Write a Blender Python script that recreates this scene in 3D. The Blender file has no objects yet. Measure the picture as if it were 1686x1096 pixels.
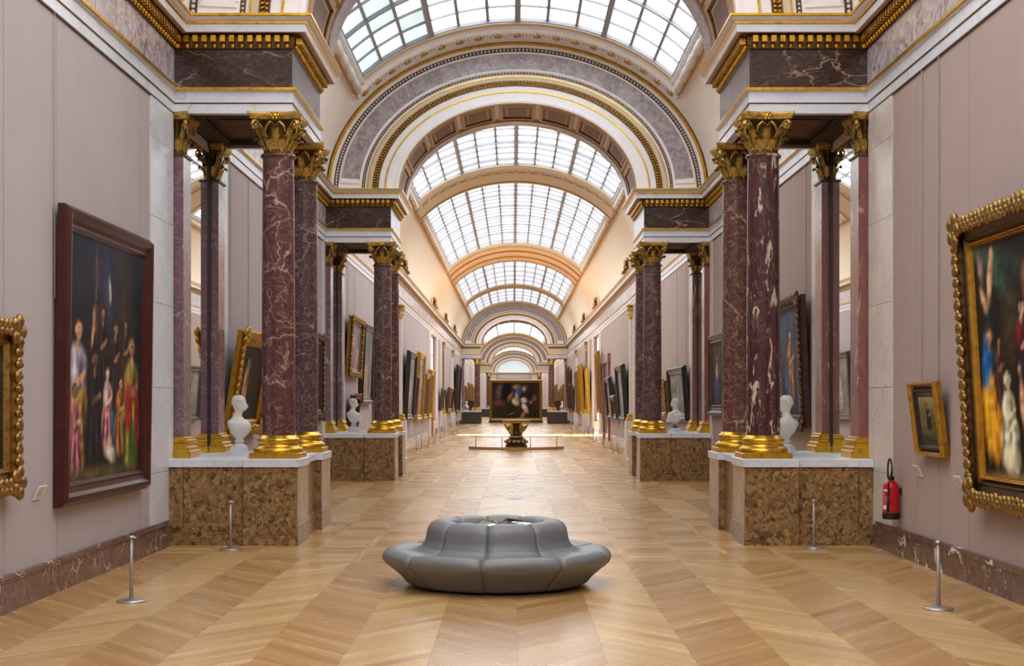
import bpy, math, random
import numpy as np
from mathutils import Vector, Matrix
random.seed(7)
rng = np.random.default_rng(7)
PI = math.pi
C = bpy.context.scene.collection
sc = bpy.context.scene

# ------------------------------------------------------------------ camera, sky, sun, exposure
cam_d = bpy.data.cameras.new('camera')
cam_d.sensor_width = 36.0
cam_d.lens = 36.0 * 2300 / 1686
cam_d.shift_x = -2.0 / 1686
cam_d.shift_y = 114.0 / 1686
cam_d.clip_start = 0.05
cam_d.clip_end = 600
cam = bpy.data.objects.new('camera', cam_d)
cam.location = (-0.12, 0, 2.2)
cam.rotation_euler = (PI / 2, 0, 0)
C.objects.link(cam)
sc.camera = cam

world = bpy.data.worlds.new('daylight')
sc.world = world
world.use_nodes = True
bgn = world.node_tree.nodes['Background']
bgn.inputs[0].default_value = (0.86, 0.93, 1.0, 1)
bgn.inputs[1].default_value = 3.0

sun_d = bpy.data.lights.new('sun', 'SUN')
sun_d.energy = 40.0
sun_d.angle = math.radians(1.5)
sun_d.color = (1.0, 0.93, 0.82)
sun = bpy.data.objects.new('sun', sun_d)
C.objects.link(sun)
sun.location = (-30, 93, 25)
sun.rotation_euler = Vector((0.86, 0.0, -0.50)).to_track_quat('-Z', 'Y').to_euler()

PANE_POWER = 2.9
sc.view_settings.view_transform = 'Standard'
sc.view_settings.look = 'None'
sc.view_settings.gamma = 1.0
sc.view_settings.use_curve_mapping = False
sc.view_settings.exposure = 0.5
sc.cycles.use_denoising = True
sc.cycles.max_bounces = 10
sc.cycles.diffuse_bounces = 6
sc.cycles.glossy_bounces = 5
sc.cycles.sample_clamp_indirect = 8.0

# ------------------------------------------------------------------ colour and node helpers
def lin(c):
    return tuple((x / 255.0 / 12.92) if x / 255.0 <= 0.04045 else ((x / 255.0 + 0.055) / 1.055) ** 2.4 for x in c)
def c4(c): return (c[0], c[1], c[2], 1.0)

class NT:
    def __init__(s, name):
        s.m = bpy.data.materials.new(name); s.m.use_nodes = True
        s.t = s.m.node_tree; s.n = s.t.nodes; s.l = s.t.links
        s.b = s.n['Principled BSDF']
    def new(s, typ, **kw):
        n = s.n.new(typ)
        for k, v in kw.items():
            if isinstance(k, str) and hasattr(n, k): setattr(n, k, v)
        return n
    def link(s, a, b): s.l.new(a, b)
    def coords(s, uv=False, scale=(1, 1, 1), rnd=True):
        tc = s.new('ShaderNodeTexCoord')
        out = tc.outputs['UV' if uv else 'Object']
        mp = s.new('ShaderNodeMapping'); mp.inputs['Scale'].default_value = scale
        s.link(out, mp.inputs['Vector'])
        if rnd:
            oi = s.new('ShaderNodeObjectInfo')
            mu = s.new('ShaderNodeMath', operation='MULTIPLY'); mu.inputs[1].default_value = 91.0
            s.link(oi.outputs['Random'], mu.inputs[0])
            s.link(mu.outputs[0], mp.inputs['Location'])
        return mp.outputs[0]
    def noise(s, vec, scale, detail=3, rough=0.55, dist=0.0):
        n = s.new('ShaderNodeTexNoise'); n.inputs['Scale'].default_value = scale
        n.inputs['Detail'].default_value = detail; n.inputs['Roughness'].default_value = rough
        n.inputs['Distortion'].default_value = dist
        s.link(vec, n.inputs['Vector']); return n
    def ramp(s, fac, stops, interp='LINEAR'):
        r = s.new('ShaderNodeValToRGB'); r.color_ramp.interpolation = interp
        e = r.color_ramp.elements
        while len(e) < len(stops): e.new(0.5)
        for i, (p, c) in enumerate(stops):
            e[i].position = p; e[i].color = c4(c) if len(c) == 3 else c
        s.link(fac, r.inputs[0]); return r.outputs[0]
    def mix(s, fac, a, b, mode='MIX'):
        m = s.new('ShaderNodeMix', data_type='RGBA', blend_type=mode)
        if hasattr(fac, 'is_linked'): s.link(fac, m.inputs[0])
        else: m.inputs[0].default_value = fac
        for v, i in ((a, 6), (b, 7)):
            if hasattr(v, 'is_linked'): s.link(v, m.inputs[i])
            else: m.inputs[i].default_value = c4(v)
        return m.outputs[2]
    def bump(s, h, strength=0.2, dist=0.01):
        b = s.new('ShaderNodeBump'); b.inputs['Strength'].default_value = strength
        b.inputs['Distance'].default_value = dist
        s.link(h, b.inputs['Height']); s.link(b.outputs[0], s.b.inputs['Normal'])
    def warp(s, vec, scale, amt):
        n = s.noise(vec, scale, 3)
        sub = s.new('ShaderNodeVectorMath', operation='SUBTRACT'); sub.inputs[1].default_value = (0.5,) * 3
        s.link(n.outputs['Color'], sub.inputs[0])
        sl = s.new('ShaderNodeVectorMath', operation='SCALE'); sl.inputs['Scale'].default_value = amt
        s.link(sub.outputs[0], sl.inputs[0])
        ad = s.new('ShaderNodeVectorMath', operation='ADD')
        s.link(vec, ad.inputs[0]); s.link(sl.outputs[0], ad.inputs[1])
        return ad.outputs[0]
    def col(s, c, rough=0.5, metal=0.0, spec=0.5):
        if hasattr(c, 'is_linked'): s.link(c, s.b.inputs['Base Color'])
        else: s.b.inputs['Base Color'].default_value = c4(c)
        s.b.inputs['Roughness'].default_value = rough
        s.b.inputs['Metallic'].default_value = metal
        s.b.inputs['Specular IOR Level'].default_value = spec
        return s.m
K3 = ((0, 0, 0), (1, 1, 1))

def m_plain(name, rgb, rough=0.6, metal=0.0, var=0.08, scale=3.0, bump=0.0):
    t = NT(name); v = t.coords()
    n = t.noise(v, scale, 4)
    a = lin(rgb); lo = tuple(x * (1 - var) for x in a); hi = tuple(min(1, x * (1 + var)) for x in a)
    col = t.ramp(n.outputs['Fac'], [(0.3, lo), (0.7, hi)])
    if bump: t.bump(n.outputs['Fac'], bump, 0.01)
    return t.col(col, rough, metal)

def m_marble(name, base, base2, vein, vscale=1.5, vw=0.035, cloud=2.0, rough=0.22, vamt=1.0, warp=0.5, fine=None, stretch=(1, 1, 1)):
    t = NT(name); v = t.coords(scale=stretch)
    w = t.warp(v, 1.6, warp)
    w2 = t.warp(w, 6.0, 0.16)
    vo = t.new('ShaderNodeTexVoronoi', feature='DISTANCE_TO_EDGE'); vo.inputs['Scale'].default_value = vscale
    t.link(w2, vo.inputs['Vector'])
    vn = t.ramp(vo.outputs['Distance'], [(0.0, (1, 1, 1)), (vw, (0, 0, 0))])
    gate = t.ramp(t.noise(v, vscale * 0.7, 3).outputs['Fac'], [(0.42, (0, 0, 0)), (0.6, (1, 1, 1))])
    vn = t.mix(1.0, vn, gate, 'MULTIPLY')
    cl = t.noise(w2, cloud, 6, 0.65)
    col = t.ramp(cl.outputs['Fac'], [(0.32, lin(base2)), (0.66, lin(base))])
    if fine:
        vo2 = t.new('ShaderNodeTexVoronoi', feature='DISTANCE_TO_EDGE'); vo2.inputs['Scale'].default_value = vscale * 4.2
        t.link(w2, vo2.inputs['Vector'])
        f2 = t.ramp(vo2.outputs['Distance'], [(0.0, (fine * 1.3,) * 3), (0.07, (0, 0, 0))])
        g2 = t.ramp(t.noise(w, vscale * 2.6, 4, 0.7).outputs['Fac'], [(0.44, (0.05,) * 3), (0.58, (1, 1, 1))])
        f2 = t.mix(1.0, f2, g2, 'MULTIPLY')
        col = t.mix(f2, col, lin(vein))
        sp = t.noise(w2, vscale * 17, 4, 0.75, 0.6)
        col = t.mix(t.ramp(sp.outputs['Fac'], [(0.55, (0, 0, 0)), (0.68, (fine * 1.2,) * 3)]), col, lin(vein))
    mu = t.new('ShaderNodeMath', operation='MULTIPLY'); mu.inputs[1].default_value = vamt
    bw = t.new('ShaderNodeRGBToBW'); t.link(vn, bw.inputs[0]); t.link(bw.outputs[0], mu.inputs[0])
    col = t.mix(mu.outputs[0], col, lin(vein))
    return t.col(col, rough)

def m_blotch(name, base, base2, blot, scale=1.2, lo=0.56, hi=0.62, rough=0.2, stretch=(1, 1, 1), fine=None):
    t = NT(name); v = t.coords(scale=stretch)
    w = t.warp(v, 2.5, 0.7)
    n = t.noise(w, scale, 6, 0.6, 1.5)
    cl = t.noise(w, 6, 5, 0.7)
    col = t.ramp(cl.outputs['Fac'], [(0.35, lin(base2)), (0.65, lin(base))])
    vo = t.new('ShaderNodeTexVoronoi', feature='DISTANCE_TO_EDGE'); vo.inputs['Scale'].default_value = 5
    t.link(w, vo.inputs['Vector'])
    f2 = t.ramp(vo.outputs['Distance'], [(0.0, (0.4,) * 3), (0.03, (0, 0, 0))])
    gg = t.ramp(t.noise(v, 3, 3).outputs['Fac'], [(0.45, (0, 0, 0)), (0.6, (1, 1, 1))])
    col = t.mix(t.mix(1.0, f2, gg, 'MULTIPLY'), col, lin(blot))
    f = t.ramp(n.outputs['Fac'], [(lo, (0, 0, 0)), (hi, (1, 1, 1))])
    col = t.mix(f, col, lin(blot))
    return t.col(col, rough)

def m_breccia(name, cols, dark, scale=7.0, rough=0.3):
    t = NT(name); v = t.coords()
    w = t.warp(v, 14.0, 0.07)
    vo = t.new('ShaderNodeTexVoronoi', feature='F1'); vo.inputs['Scale'].default_value = scale
    t.link(w, vo.inputs['Vector'])
    bw = t.new('ShaderNodeSeparateColor'); t.link(vo.outputs['Color'], bw.inputs[0])
    n = len(cols)
    col = t.ramp(bw.outputs[0], [(i / n, lin(c)) for i, c in enumerate(cols)], 'CONSTANT')
    vb = t.new('ShaderNodeTexVoronoi', feature='F1'); vb.inputs['Scale'].default_value = scale * 2.3
    t.link(w, vb.inputs['Vector'])
    sb = t.new('ShaderNodeSeparateColor'); t.link(vb.outputs['Color'], sb.inputs[0])
    col2 = t.ramp(sb.outputs[0], [(i / n, lin(c)) for i, c in enumerate(cols[::-1])], 'CONSTANT')
    nb = t.noise(w, 3.2, 3)
    col = t.mix(t.ramp(nb.outputs['Fac'], [(0.44, (0, 0, 0)), (0.52, (1, 1, 1))]), col, col2)
    big = t.noise(v, 1.3, 4)
    col = t.mix(t.ramp(big.outputs['Fac'], [(0.35, (0.0,) * 3), (0.7, (0.45,) * 3)]), col, lin(cols[0]))
    vo2 = t.new('ShaderNodeTexVoronoi', feature='DISTANCE_TO_EDGE'); vo2.inputs['Scale'].default_value = scale
    t.link(w, vo2.inputs['Vector'])
    col = t.mix(t.ramp(vo2.outputs['Distance'], [(0.0, (0.55,) * 3), (0.07, (0, 0, 0))]), col, lin(dark))
    sp = t.noise(w, 11.0, 3, 0.7)
    col = t.mix(t.ramp(sp.outputs['Fac'], [(0.56, (0, 0, 0)), (0.63, (0.85,) * 3)]), col, lin(dark))
    return t.col(col, rough)

def m_gold(name, rgb, rough=0.34, dark=0.45, scale=9.0, metal=0.92, cavity_shade=False):
    t = NT(name); v = t.coords()
    n = t.noise(v, scale, 5, 0.7)
    a = lin(rgb)
    col = t.ramp(n.outputs['Fac'], [(0.3, tuple(x * dark for x in a)), (0.55, a)])
    if cavity_shade:
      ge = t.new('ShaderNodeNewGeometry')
      cav_shade = t.ramp(ge.outputs['Pointiness'], [(0.44, (0.25, 0.18, 0.12)), (0.51, (1, 1, 1))])  # hollows tinted dark in the colour, standing in for shade
      col = t.mix(1.0, col, cav_shade, 'MULTIPLY')
    t.bump(n.outputs['Fac'], 0.15, 0.01)
    return t.col(col, rough, metal)

def m_wood(name, light, dark, rough=0.25):
    t = NT(name)
    tc = t.new('ShaderNodeTexCoord'); oi = t.new('ShaderNodeObjectInfo'); ge = t.new('ShaderNodeNewGeometry')
    ad = t.new('ShaderNodeMath', operation='ADD'); t.link(oi.outputs['Random'], ad.inputs[0]); t.link(ge.outputs['Random Per Island'], ad.inputs[1])
    fr = t.new('ShaderNodeMath', operation='FRACT'); t.link(ad.outputs[0], fr.inputs[0])
    mu = t.new('ShaderNodeMath', operation='MULTIPLY'); t.link(fr.outputs[0], mu.inputs[0]); mu.inputs[1].default_value = 77.0
    mp = t.new('ShaderNodeMapping'); mp.inputs['Scale'].default_value = (0.30, 5.0, 1.0)
    t.link(tc.outputs['UV'], mp.inputs['Vector']); t.link(mu.outputs[0], mp.inputs['Location'])
    n = t.noise(mp.outputs[0], 1.6, 5, 0.6, 0.4)
    n2 = t.noise(mp.outputs[0], 7.0, 3, 0.6)
    L = lin(light); D = lin(dark)
    col = t.ramp(n.outputs['Fac'], [(0.25, D), (0.75, L)])
    tone = t.ramp(fr.outputs[0], [(0.0, (0.82, 0.79, 0.76)), (0.3, (0.98, 0.97, 0.96)), (0.7, (1.02, 1.02, 1.02)), (1.0, (1.16, 1.15, 1.12))])
    col = t.mix(1.0, col, tone, 'MULTIPLY')
    col = t.mix(t.ramp(n2.outputs['Fac'], [(0.6, (0, 0, 0)), (0.8, (0.3,) * 3)]), col, D)
    big = t.new('ShaderNodeTexCoord')
    m = t.col(col, rough)
    rr = t.ramp(n.outputs['Fac'], [(0.2, (rough * 0.85,) * 3), (0.8, (rough * 1.2,) * 3)])
    t.link(rr, t.b.inputs['Roughness'])
    return m

M = {}
M['cloth_l'] = m_plain('wall_cloth_left', (178, 167, 168), 0.85, var=0.03, scale=1.2)
M['cloth_r'] = m_plain('wall_cloth_right', (172, 153, 146), 0.85, var=0.03, scale=1.2)
M['white'] = m_marble('white_marble', (226, 228, 236), (206, 210, 222), (150, 155, 172), 0.9, 0.014, 2.0, 0.3, 0.5, 0.9)
M['white_w'] = m_marble('warm_white_marble', (226, 216, 206), (206, 196, 190), (150, 140, 136), 0.9, 0.016, 2.5, 0.3, 0.6, 0.9)
M['stucco'] = m_plain('white_stucco', (242, 239, 242), 0.6, var=0.04)
M['plaster'] = m_plain('vault_plaster', (242, 234, 230), 0.8, var=0.02, scale=0.6)
M['plaster_far'] = m_plain('cream_vault_plaster', (242, 228, 206), 0.8, var=0.02, scale=0.6)
M['ochre'] = m_plain('ochre_vault_paint', (216, 184, 146), 0.75, var=0.05, scale=0.8)
M['cream'] = m_plain('cream_stucco', (214, 196, 170), 0.6, var=0.05)
M['red_a'] = m_marble('red_griotte_marble', (102, 62, 60), (72, 42, 42), (196, 164, 148), 1.5, 0.020, 9.0, 0.18, 0.9, 0.7, fine=0.34)
M['red_b'] = m_marble('mottled_purple_marble', (98, 66, 66), (62, 42, 44), (186, 168, 160), 2.4, 0.03, 14.0, 0.2, 0.7, 0.8, fine=0.42)
M['red_c'] = m_blotch('red_marble_white_flames', (88, 50, 50), (58, 34, 36), (206, 188, 168), 1.6, 0.565, 0.61, 0.16, stretch=(2.0, 2.0, 0.62))
M['red_d'] = m_marble('brown_red_marble', (112, 70, 62), (82, 48, 44), (200, 172, 150), 1.4, 0.025, 10.0, 0.2, 0.9, 0.7, fine=0.36)
M['red_e'] = m_blotch('pink_red_pilaster_marble', (142, 94, 86), (122, 76, 70), (200, 174, 154), 1.3, 0.61, 0.68, 0.2, stretch=(1.6, 1.6, 0.4))
M['pil_l'] = m_marble('dusky_pilaster_marble', (128, 96, 104), (100, 72, 82), (196, 178, 176), 1.2, 0.025, 6.0, 0.2, 0.8, 0.7, fine=0.2)
M['breccia'] = m_breccia('golden_breccia', [(150, 116, 72), (128, 92, 52), (168, 138, 88), (112, 80, 50), (158, 124, 92), (138, 108, 60)], (58, 34, 24), 11.0)
M['breccia_s'] = m_breccia('pale_breccia_side', [(178, 150, 120), (166, 138, 108), (186, 160, 132), (160, 132, 104)], (132, 104, 78), 4.0)
M['breccia_d'] = m_breccia('dark_breccia', [(70, 58, 50), (52, 44, 40), (84, 72, 60), (60, 50, 44)], (30, 24, 22), 7.0)
M['violet'] = m_marble('violet_breccia', (222, 210, 210), (150, 136, 148), (92, 78, 94), 2.4, 0.07, 5.0, 0.25, 0.85, 1.2, fine=0.4)
M['fr_dark'] = m_marble('dark_red_frieze_marble', (64, 42, 38), (36, 24, 23), (186, 156, 132), 1.1, 0.03, 6.0, 0.2, 0.8, 0.9, fine=0.14, stretch=(1, 1, 2.2))
M['fr_grey'] = m_marble('grey_frieze_marble', (124, 124, 140), (104, 104, 120), (158, 158, 170), 1.2, 0.02, 3.0, 0.25, 0.5, 0.8)
M['base'] = m_marble('purple_baseboard_marble', (124, 90, 84), (86, 58, 56), (226, 210, 200), 1.9, 0.03, 7.0, 0.2, 1.0, 0.8, fine=0.15)
M['grey'] = m_marble('grey_arch_marble', (196, 188, 192), (132, 122, 128), (96, 88, 94), 3.0, 0.05, 5.0, 0.3, 0.7, 1.2, fine=0.4)
M['gold'] = m_gold('bright_gilding', (226, 178, 62), 0.3, 0.55)
M['gold_d'] = m_gold('aged_shaded_gilding', (216, 180, 96), 0.44, 0.3, 12.0, metal=0.7, cavity_shade=True)  # aged gold with crease shade painted in
M['gold_bell_shade'] = m_gold('shade_dark_gilding', (104, 78, 40), 0.5, 0.4, 12.0, metal=0.7)  # bell coloured dark to paint the shade between the leaves
M['gold_f'] = m_gold('worn_frame_gilding', (168, 132, 74), 0.42, 0.3, 16.0)
M['fillet'] = m_plain('ochre_fillet', (176, 132, 72), 0.6)
M['base_r'] = m_blotch('brown_baseboard_marble', (116, 88, 84), (84, 60, 58), (226, 212, 200), 1.7, 0.595, 0.62, 0.2)
M['gold_y'] = m_gold('yellow_frame_gilding', (200, 152, 58), 0.4, 0.5, 8.0)
M['gold_k'] = m_gold('dark_frame_gilding', (112, 88, 62), 0.42, 0.3, 16.0)
M['brown'] = m_plain('brown_coffer', (112, 70, 50), 0.5, var=0.12)
M['brown_l'] = m_plain('tan_coffer_frame', (186, 152, 118), 0.5, var=0.08)
M['soffit'] = m_plain('dark_soffit_wood', (50, 28, 14), 0.75, var=0.15)
M['soffit_p'] = m_plain('soffit_panel_wood', (88, 48, 24), 0.75, var=0.15)
M['red_wood'] = m_plain('dark_red_frame_wood', (66, 24, 20), 0.32, var=0.25, scale=5)
M['brown_wood'] = m_plain('dark_brown_frame_wood', (70, 48, 38), 0.4, var=0.2, scale=5)
M['black_wood'] = m_plain('black_frame_wood', (36, 30, 30), 0.4, var=0.2, scale=5)
M['oak_door'] = m_plain('oak_door_wood', (150, 92, 52), 0.45, var=0.15)
M['bar'] = m_plain('grey_painted_iron', (150, 150, 158), 0.5, var=0.04)
M['bar_d'] = m_plain('brown_painted_iron', (120, 104, 96), 0.5, var=0.04)
M['slate'] = m_plain('slate_inlay', (110, 116, 130), 0.3)
M['steel'] = m_plain('brushed_steel', (190, 186, 186), 0.35, 0.85, 0.04)
M['steel_p'] = m_plain('grey_stanchion_post', (164, 156, 150), 0.4, 0.5, 0.04)
M['bust'] = m_plain('white_statuary_marble', (232, 228, 222), 0.4, var=0.05, scale=6)
M['bust_d'] = m_plain('dark_socle_marble', (66, 54, 50), 0.3, var=0.15)
M['leather'] = m_plain('grey_leather', (114, 115, 118), 0.42, var=0.06, scale=4, bump=0.05)
M['black'] = m_plain('black_rubber', (22, 22, 24), 0.5, var=0.1)
M['red_paint'] = m_plain('red_enamel', (186, 16, 28), 0.28, var=0.05)
M['paper'] = m_plain('white_card', (226, 226, 228), 0.6, var=0.02)
M['ink'] = m_plain('grey_print', (110, 108, 110), 0.7, var=0.02)
M['gap'] = m_plain('dark_joint', (84, 58, 36), 0.9, var=0.05)
M['gap'].node_tree.nodes['Principled BSDF'].inputs['Specular IOR Level'].default_value = 0.0
M['backing'] = m_plain('wall_backing', (120, 108, 106), 0.9, var=0.02)
M['barrier'] = m_plain('varnished_barrier_board', (168, 126, 78), 0.35, var=0.1)
M['wood_a'] = m_wood('pale_oak_sheen_lit', (210, 175, 124), (174, 135, 86))  # paler copy of the oak, board sheen put into the colour
M['wood_b'] = m_wood('tan_oak_sheen_dim', (192, 151, 100), (158, 117, 70))  # darker copy of the same oak, for boards painted without sheen
t = NT('mirror_glass'); M['mirror'] = t.col((0.86, 0.88, 0.87), 0.02, 1.0)
t = NT('faceted_mirror'); M['facet'] = t.col((0.50, 0.55, 0.52), 0.06, 1.0)
t = NT('clear_window_glass')
tr = t.new('ShaderNodeBsdfTransparent'); gl = t.new('ShaderNodeBsdfGlossy'); gl.inputs['Roughness'].default_value = 0.05
mx = t.new('ShaderNodeMixShader'); mx.inputs[0].default_value = 0.08
t.link(tr.outputs[0], mx.inputs[1]); t.link(gl.outputs[0], mx.inputs[2])
t.link(mx.outputs[0], t.n['Material Output'].inputs[0]); M['glass'] = t.m

def m_pane(name, rgb, power, var=0.12):
    t = NT(name)
    oi = t.new('ShaderNodeObjectInfo'); ge = t.new('ShaderNodeNewGeometry')
    ad = t.new('ShaderNodeMath', operation='ADD'); t.link(oi.outputs['Random'], ad.inputs[0]); t.link(ge.outputs['Random Per Island'], ad.inputs[1])
    fr = t.new('ShaderNodeMath', operation='FRACT'); t.link(ad.outputs[0], fr.inputs[0])
    mr = t.new('ShaderNodeMapRange'); mr.inputs[3].default_value = power * (1 - var); mr.inputs[4].default_value = power * (1 + var)
    t.link(fr.outputs[0], mr.inputs[0])
    t.b.inputs['Base Color'].default_value = (0.6, 0.65, 0.66, 1)
    t.b.inputs['Roughness'].default_value = 0.3
    t.b.inputs['Emission Color'].default_value = c4(rgb)
    t.link(mr.outputs[0], t.b.inputs['Emission Strength'])
    return t.m
M['pane'] = m_pane('frosted_skylight_glass', (0.93, 0.975, 1.0), PANE_POWER)
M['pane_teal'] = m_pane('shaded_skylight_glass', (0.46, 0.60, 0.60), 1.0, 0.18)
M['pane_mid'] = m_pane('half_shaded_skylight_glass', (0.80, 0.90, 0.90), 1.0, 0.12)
M['lunette'] = m_pane('pale_lunette_glass', (0.60, 0.69, 0.73), 0.62, 0.03)
M['pane_top'] = m_plain('outer_glass_face', (200, 205, 210), 0.4)
t = NT('painted_canvas')
at = t.new('ShaderNodeAttribute'); at.attribute_name = 'Col'
t.link(at.outputs['Color'], t.b.inputs['Base Color']); t.b.inputs['Roughness'].default_value = 0.5
nn = t.noise(t.coords(rnd=False), 60, 2); t.bump(nn.outputs['Fac'], 0.08, 0.003)
t.b.inputs['Specular IOR Level'].default_value = 0.12
M['canvas'] = t.m

# ------------------------------------------------------------------ mesh helpers
class MB:
    def __init__(s): s.v = []; s.f = []; s.m = []; s.uv = None
    def add(s, vs, fs, mi=0):
        o = len(s.v); s.v += [tuple(p) for p in vs]
        for f in fs: s.f.append(tuple(i + o for i in f)); s.m.append(mi)
    def box(s, x0, x1, y0, y1, z0, z1, mi=0):
        if x0 > x1: x0, x1 = x1, x0
        if y0 > y1: y0, y1 = y1, y0
        s.add([(x0, y0, z0), (x1, y0, z0), (x1, y1, z0), (x0, y1, z0), (x0, y0, z1), (x1, y0, z1), (x1, y1, z1), (x0, y1, z1)],
              [(0, 3, 2, 1), (4, 5, 6, 7), (0, 1, 5, 4), (1, 2, 6, 5), (2, 3, 7, 6), (3, 0, 4, 7)], mi)
        return s
    def cbox(s, x0, x1, y0, y1, z0, z1, c=0.01):
        # box with chamfered top and vertical edges
        if x0 > x1: x0, x1 = x1, x0
        def ring(x0, x1, y0, y1, z, c):
            return [(x0 + c, y0, z), (x1 - c, y0, z), (x1, y0 + c, z), (x1, y1 - c, z), (x1 - c, y1, z), (x0 + c, y1, z), (x0, y1 - c, z), (x0, y0 + c, z)]
        R = [ring(x0, x1, y0, y1, z0, c), ring(x0, x1, y0, y1, z1 - c, c), ring(x0 + c, x1 - c, y0 + c, y1 - c, z1, c)]
        s.rings(R, True, True); return s
    def rings(s, R, cap0=False, cap1=False, closed=True, mi=0):
        n = len(R[0]); vs = [p for r in R for p in r]; fs = []
        for i in range(len(R) - 1):
            for j in range(n if closed else n - 1):
                a = i * n + j; b = i * n + (j + 1) % n
                fs.append((a, b, b + n, a + n))
        if cap0: fs.append(tuple(reversed(range(n))))
        if cap1: fs.append(tuple(range((len(R) - 1) * n, len(R) * n)))
        s.add(vs, fs, mi); return s
    def lathe(s, prof, seg=24, cx=0, cy=0, cz=0, sx=1, sy=1, caps=True, mi=0):
        R = [[(cx + r * sx * math.cos(2 * PI * j / seg), cy + r * sy * math.sin(2 * PI * j / seg), cz + z) for j in range(seg)] for r, z in prof]
        s.rings(R, caps, caps, mi=mi); return s
    def tube(s, pts, rad, seg=8, mi=0):
        pts = [Vector(p) for p in pts]; R = []
        up = Vector((0.013, 0.027, 1))
        for i, p in enumerate(pts):
            d = (pts[min(i + 1, len(pts) - 1)] - pts[max(i - 1, 0)]).normalized()
            if abs(d.dot(up.normalized())) > 0.97: a = d.cross(Vector((1, 0.1, 0))).normalized()
            else: a = d.cross(up).normalized()
            b = d.cross(a).normalized()
            r = rad[i] if isinstance(rad, (list, tuple)) else rad
            R.append([tuple(p + a * r * math.cos(2 * PI * j / seg) + b * r * math.sin(2 * PI * j / seg)) for j in range(seg)])
        s.rings(R, True, True, mi=mi); return s
    def ball(s, c, r, seg=8, rg=5, mi=0):
        rx, ry, rz = r if isinstance(r, (tuple, list)) else (r, r, r)
        R = []
        for i in range(rg + 1):
            a = -PI / 2 + PI * i / rg; q = max(math.cos(a), 0.02)
            R.append([(c[0] + rx * q * math.cos(2 * PI * j / seg), c[1] + ry * q * math.sin(2 * PI * j / seg), c[2] + rz * math.sin(a)) for j in range(seg)])
        s.rings(R, True, True, mi=mi); return s
    def mesh(s, name, mats, smooth=False, uvs=None):
        me = bpy.data.meshes.new(name); me.from_pydata(s.v, [], s.f)
        for m in (mats if isinstance(mats, (list, tuple)) else [mats]): me.materials.append(m)
        if any(s.m): me.polygons.foreach_set('material_index', s.m)
        if smooth: me.polygons.foreach_set('use_smooth', [True] * len(me.polygons))
        me.update(); return me
    def build(s, name, mats, parent=None, smooth=False, loc=None, auto=None):
        me = s.mesh(name, mats, smooth)
        if auto:
            me.set_sharp_from_angle(angle=math.radians(auto))
        return put(name, me, parent, loc)

def put(name, me, parent=None, loc=None, rot=None):
    o = bpy.data.objects.new(name, me); C.objects.link(o)
    if parent: o.parent = parent
    if loc: o.location = loc
    if rot: o.rotation_euler = rot
    return o
def tag(o, label=None, cat=None, group=None, kind=None):
    if label: o['label'] = label
    if cat: o['category'] = cat
    if group: o['group'] = group
    if kind: o['kind'] = kind
    return o
def empty(name, loc=(0, 0, 0), rz=0, parent=None):
    o = bpy.data.objects.new(name, None); C.objects.link(o); o.location = loc; o.rotation_euler = (0, 0, rz)
    o.empty_display_size = 0.2
    if parent: o.parent = parent
    return o
def dup(o, parent=None):
    c = o.copy(); C.objects.link(c); c.parent = parent
    for ch in list(o.children): dup(ch, c)
    return c
def setmat(o, m):
    for sl in o.material_slots: sl.link = 'OBJECT'; sl.material = m
def stuff(o): o['kind'] = 'stuff'; return o

# ------------------------------------------------------------------ layout
W = 5.46
PIERS = [22.07, 39.67, 143.5, 211.0, 279.0]
YB, YE = -9.0, 286.0
SID = {-1: 'left', 1: 'right'}
EA, EBB, EZ = 5.40, 4.18, 8.17          # vault ellipse
SKY = [(0, 1, YB + 1, 20.6), (1, 1, 25.6, 37.8), (2, 1, 43.2, 60.3), (3, 1, 64.7, 89.6), (4, 2, 100.6, 120.6), (5, 2, 124.4, 140.8),
       (6, 3, 148.5, 173), (7, 3, 178, 205), (8, 3, 216, 240), (9, 3, 246, 274)]

# ------------------------------------------------------------------ floor
FX0 = -0.08; SW = 0.757; TAN = 1.2; PIT = 0.26
floor_b = MB().box(-W - 0.3, W + 0.3, YB, YE, -0.3, -0.014)
floor = tag(floor_b.build('floor', M['gap']), kind='structure')
def clip(poly, ax, val, keep_gt):
    out = []
    for i in range(len(poly)):
        p, q = poly[i], poly[(i + 1) % len(poly)]
        ip = (p[ax] >= val) if keep_gt else (p[ax] <= val)
        iq = (q[ax] >= val) if keep_gt else (q[ax] <= val)
        if ip: out.append(p)
        if ip != iq:
            t = (val - p[ax]) / (q[ax] - p[ax]); out.append(tuple(p[k] + (q[k] - p[k]) * t for k in (0, 1)))
    return out
def board_mesh(name, polys, mats, zt=0.0):
    v = []; f = []; uv = []; mi = []
    for poly, ang, m in polys:
        ca, sa = math.cos(ang), math.sin(ang); o = len(v); n = len(poly)
        for p in poly: v.append((p[0], p[1], zt))
        for p in poly: v.append((p[0], p[1], zt - 0.014))
        U = lambda p: (p[0] * ca + p[1] * sa, -p[0] * sa + p[1] * ca)
        f.append(tuple(range(o, o + n))); uv += [U(p) for p in poly]; mi.append(m)
        for i in range(n):
            j = (i + 1) % n
            f.append((o + i, o + n + i, o + n + j, o + j)); mi.append(m)
            uv += [U(poly[i]), U(poly[i]), U(poly[j]), U(poly[j])]
    me = bpy.data.meshes.new(name); me.from_pydata(v, [], f)
    for m in mats: me.materials.append(m)
    me.polygons.foreach_set('material_index', mi)
    ul = me.uv_layers.new(name='UVMap'); ul.data.foreach_set('uv', [c for p in uv for c in p])
    me.update(); return me
g = 0.0008
def chevron(x0, x1, y, d):
    dy = d * TAN * (x1 - x0)
    yy = y if d > 0 else y - dy
    return [(x0 + g, yy + g), (x1 - g, yy + dy + g), (x1 - g, yy + dy + PIT - g), (x0 + g, yy + PIT - g)]
rest = []; cand = []
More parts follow.
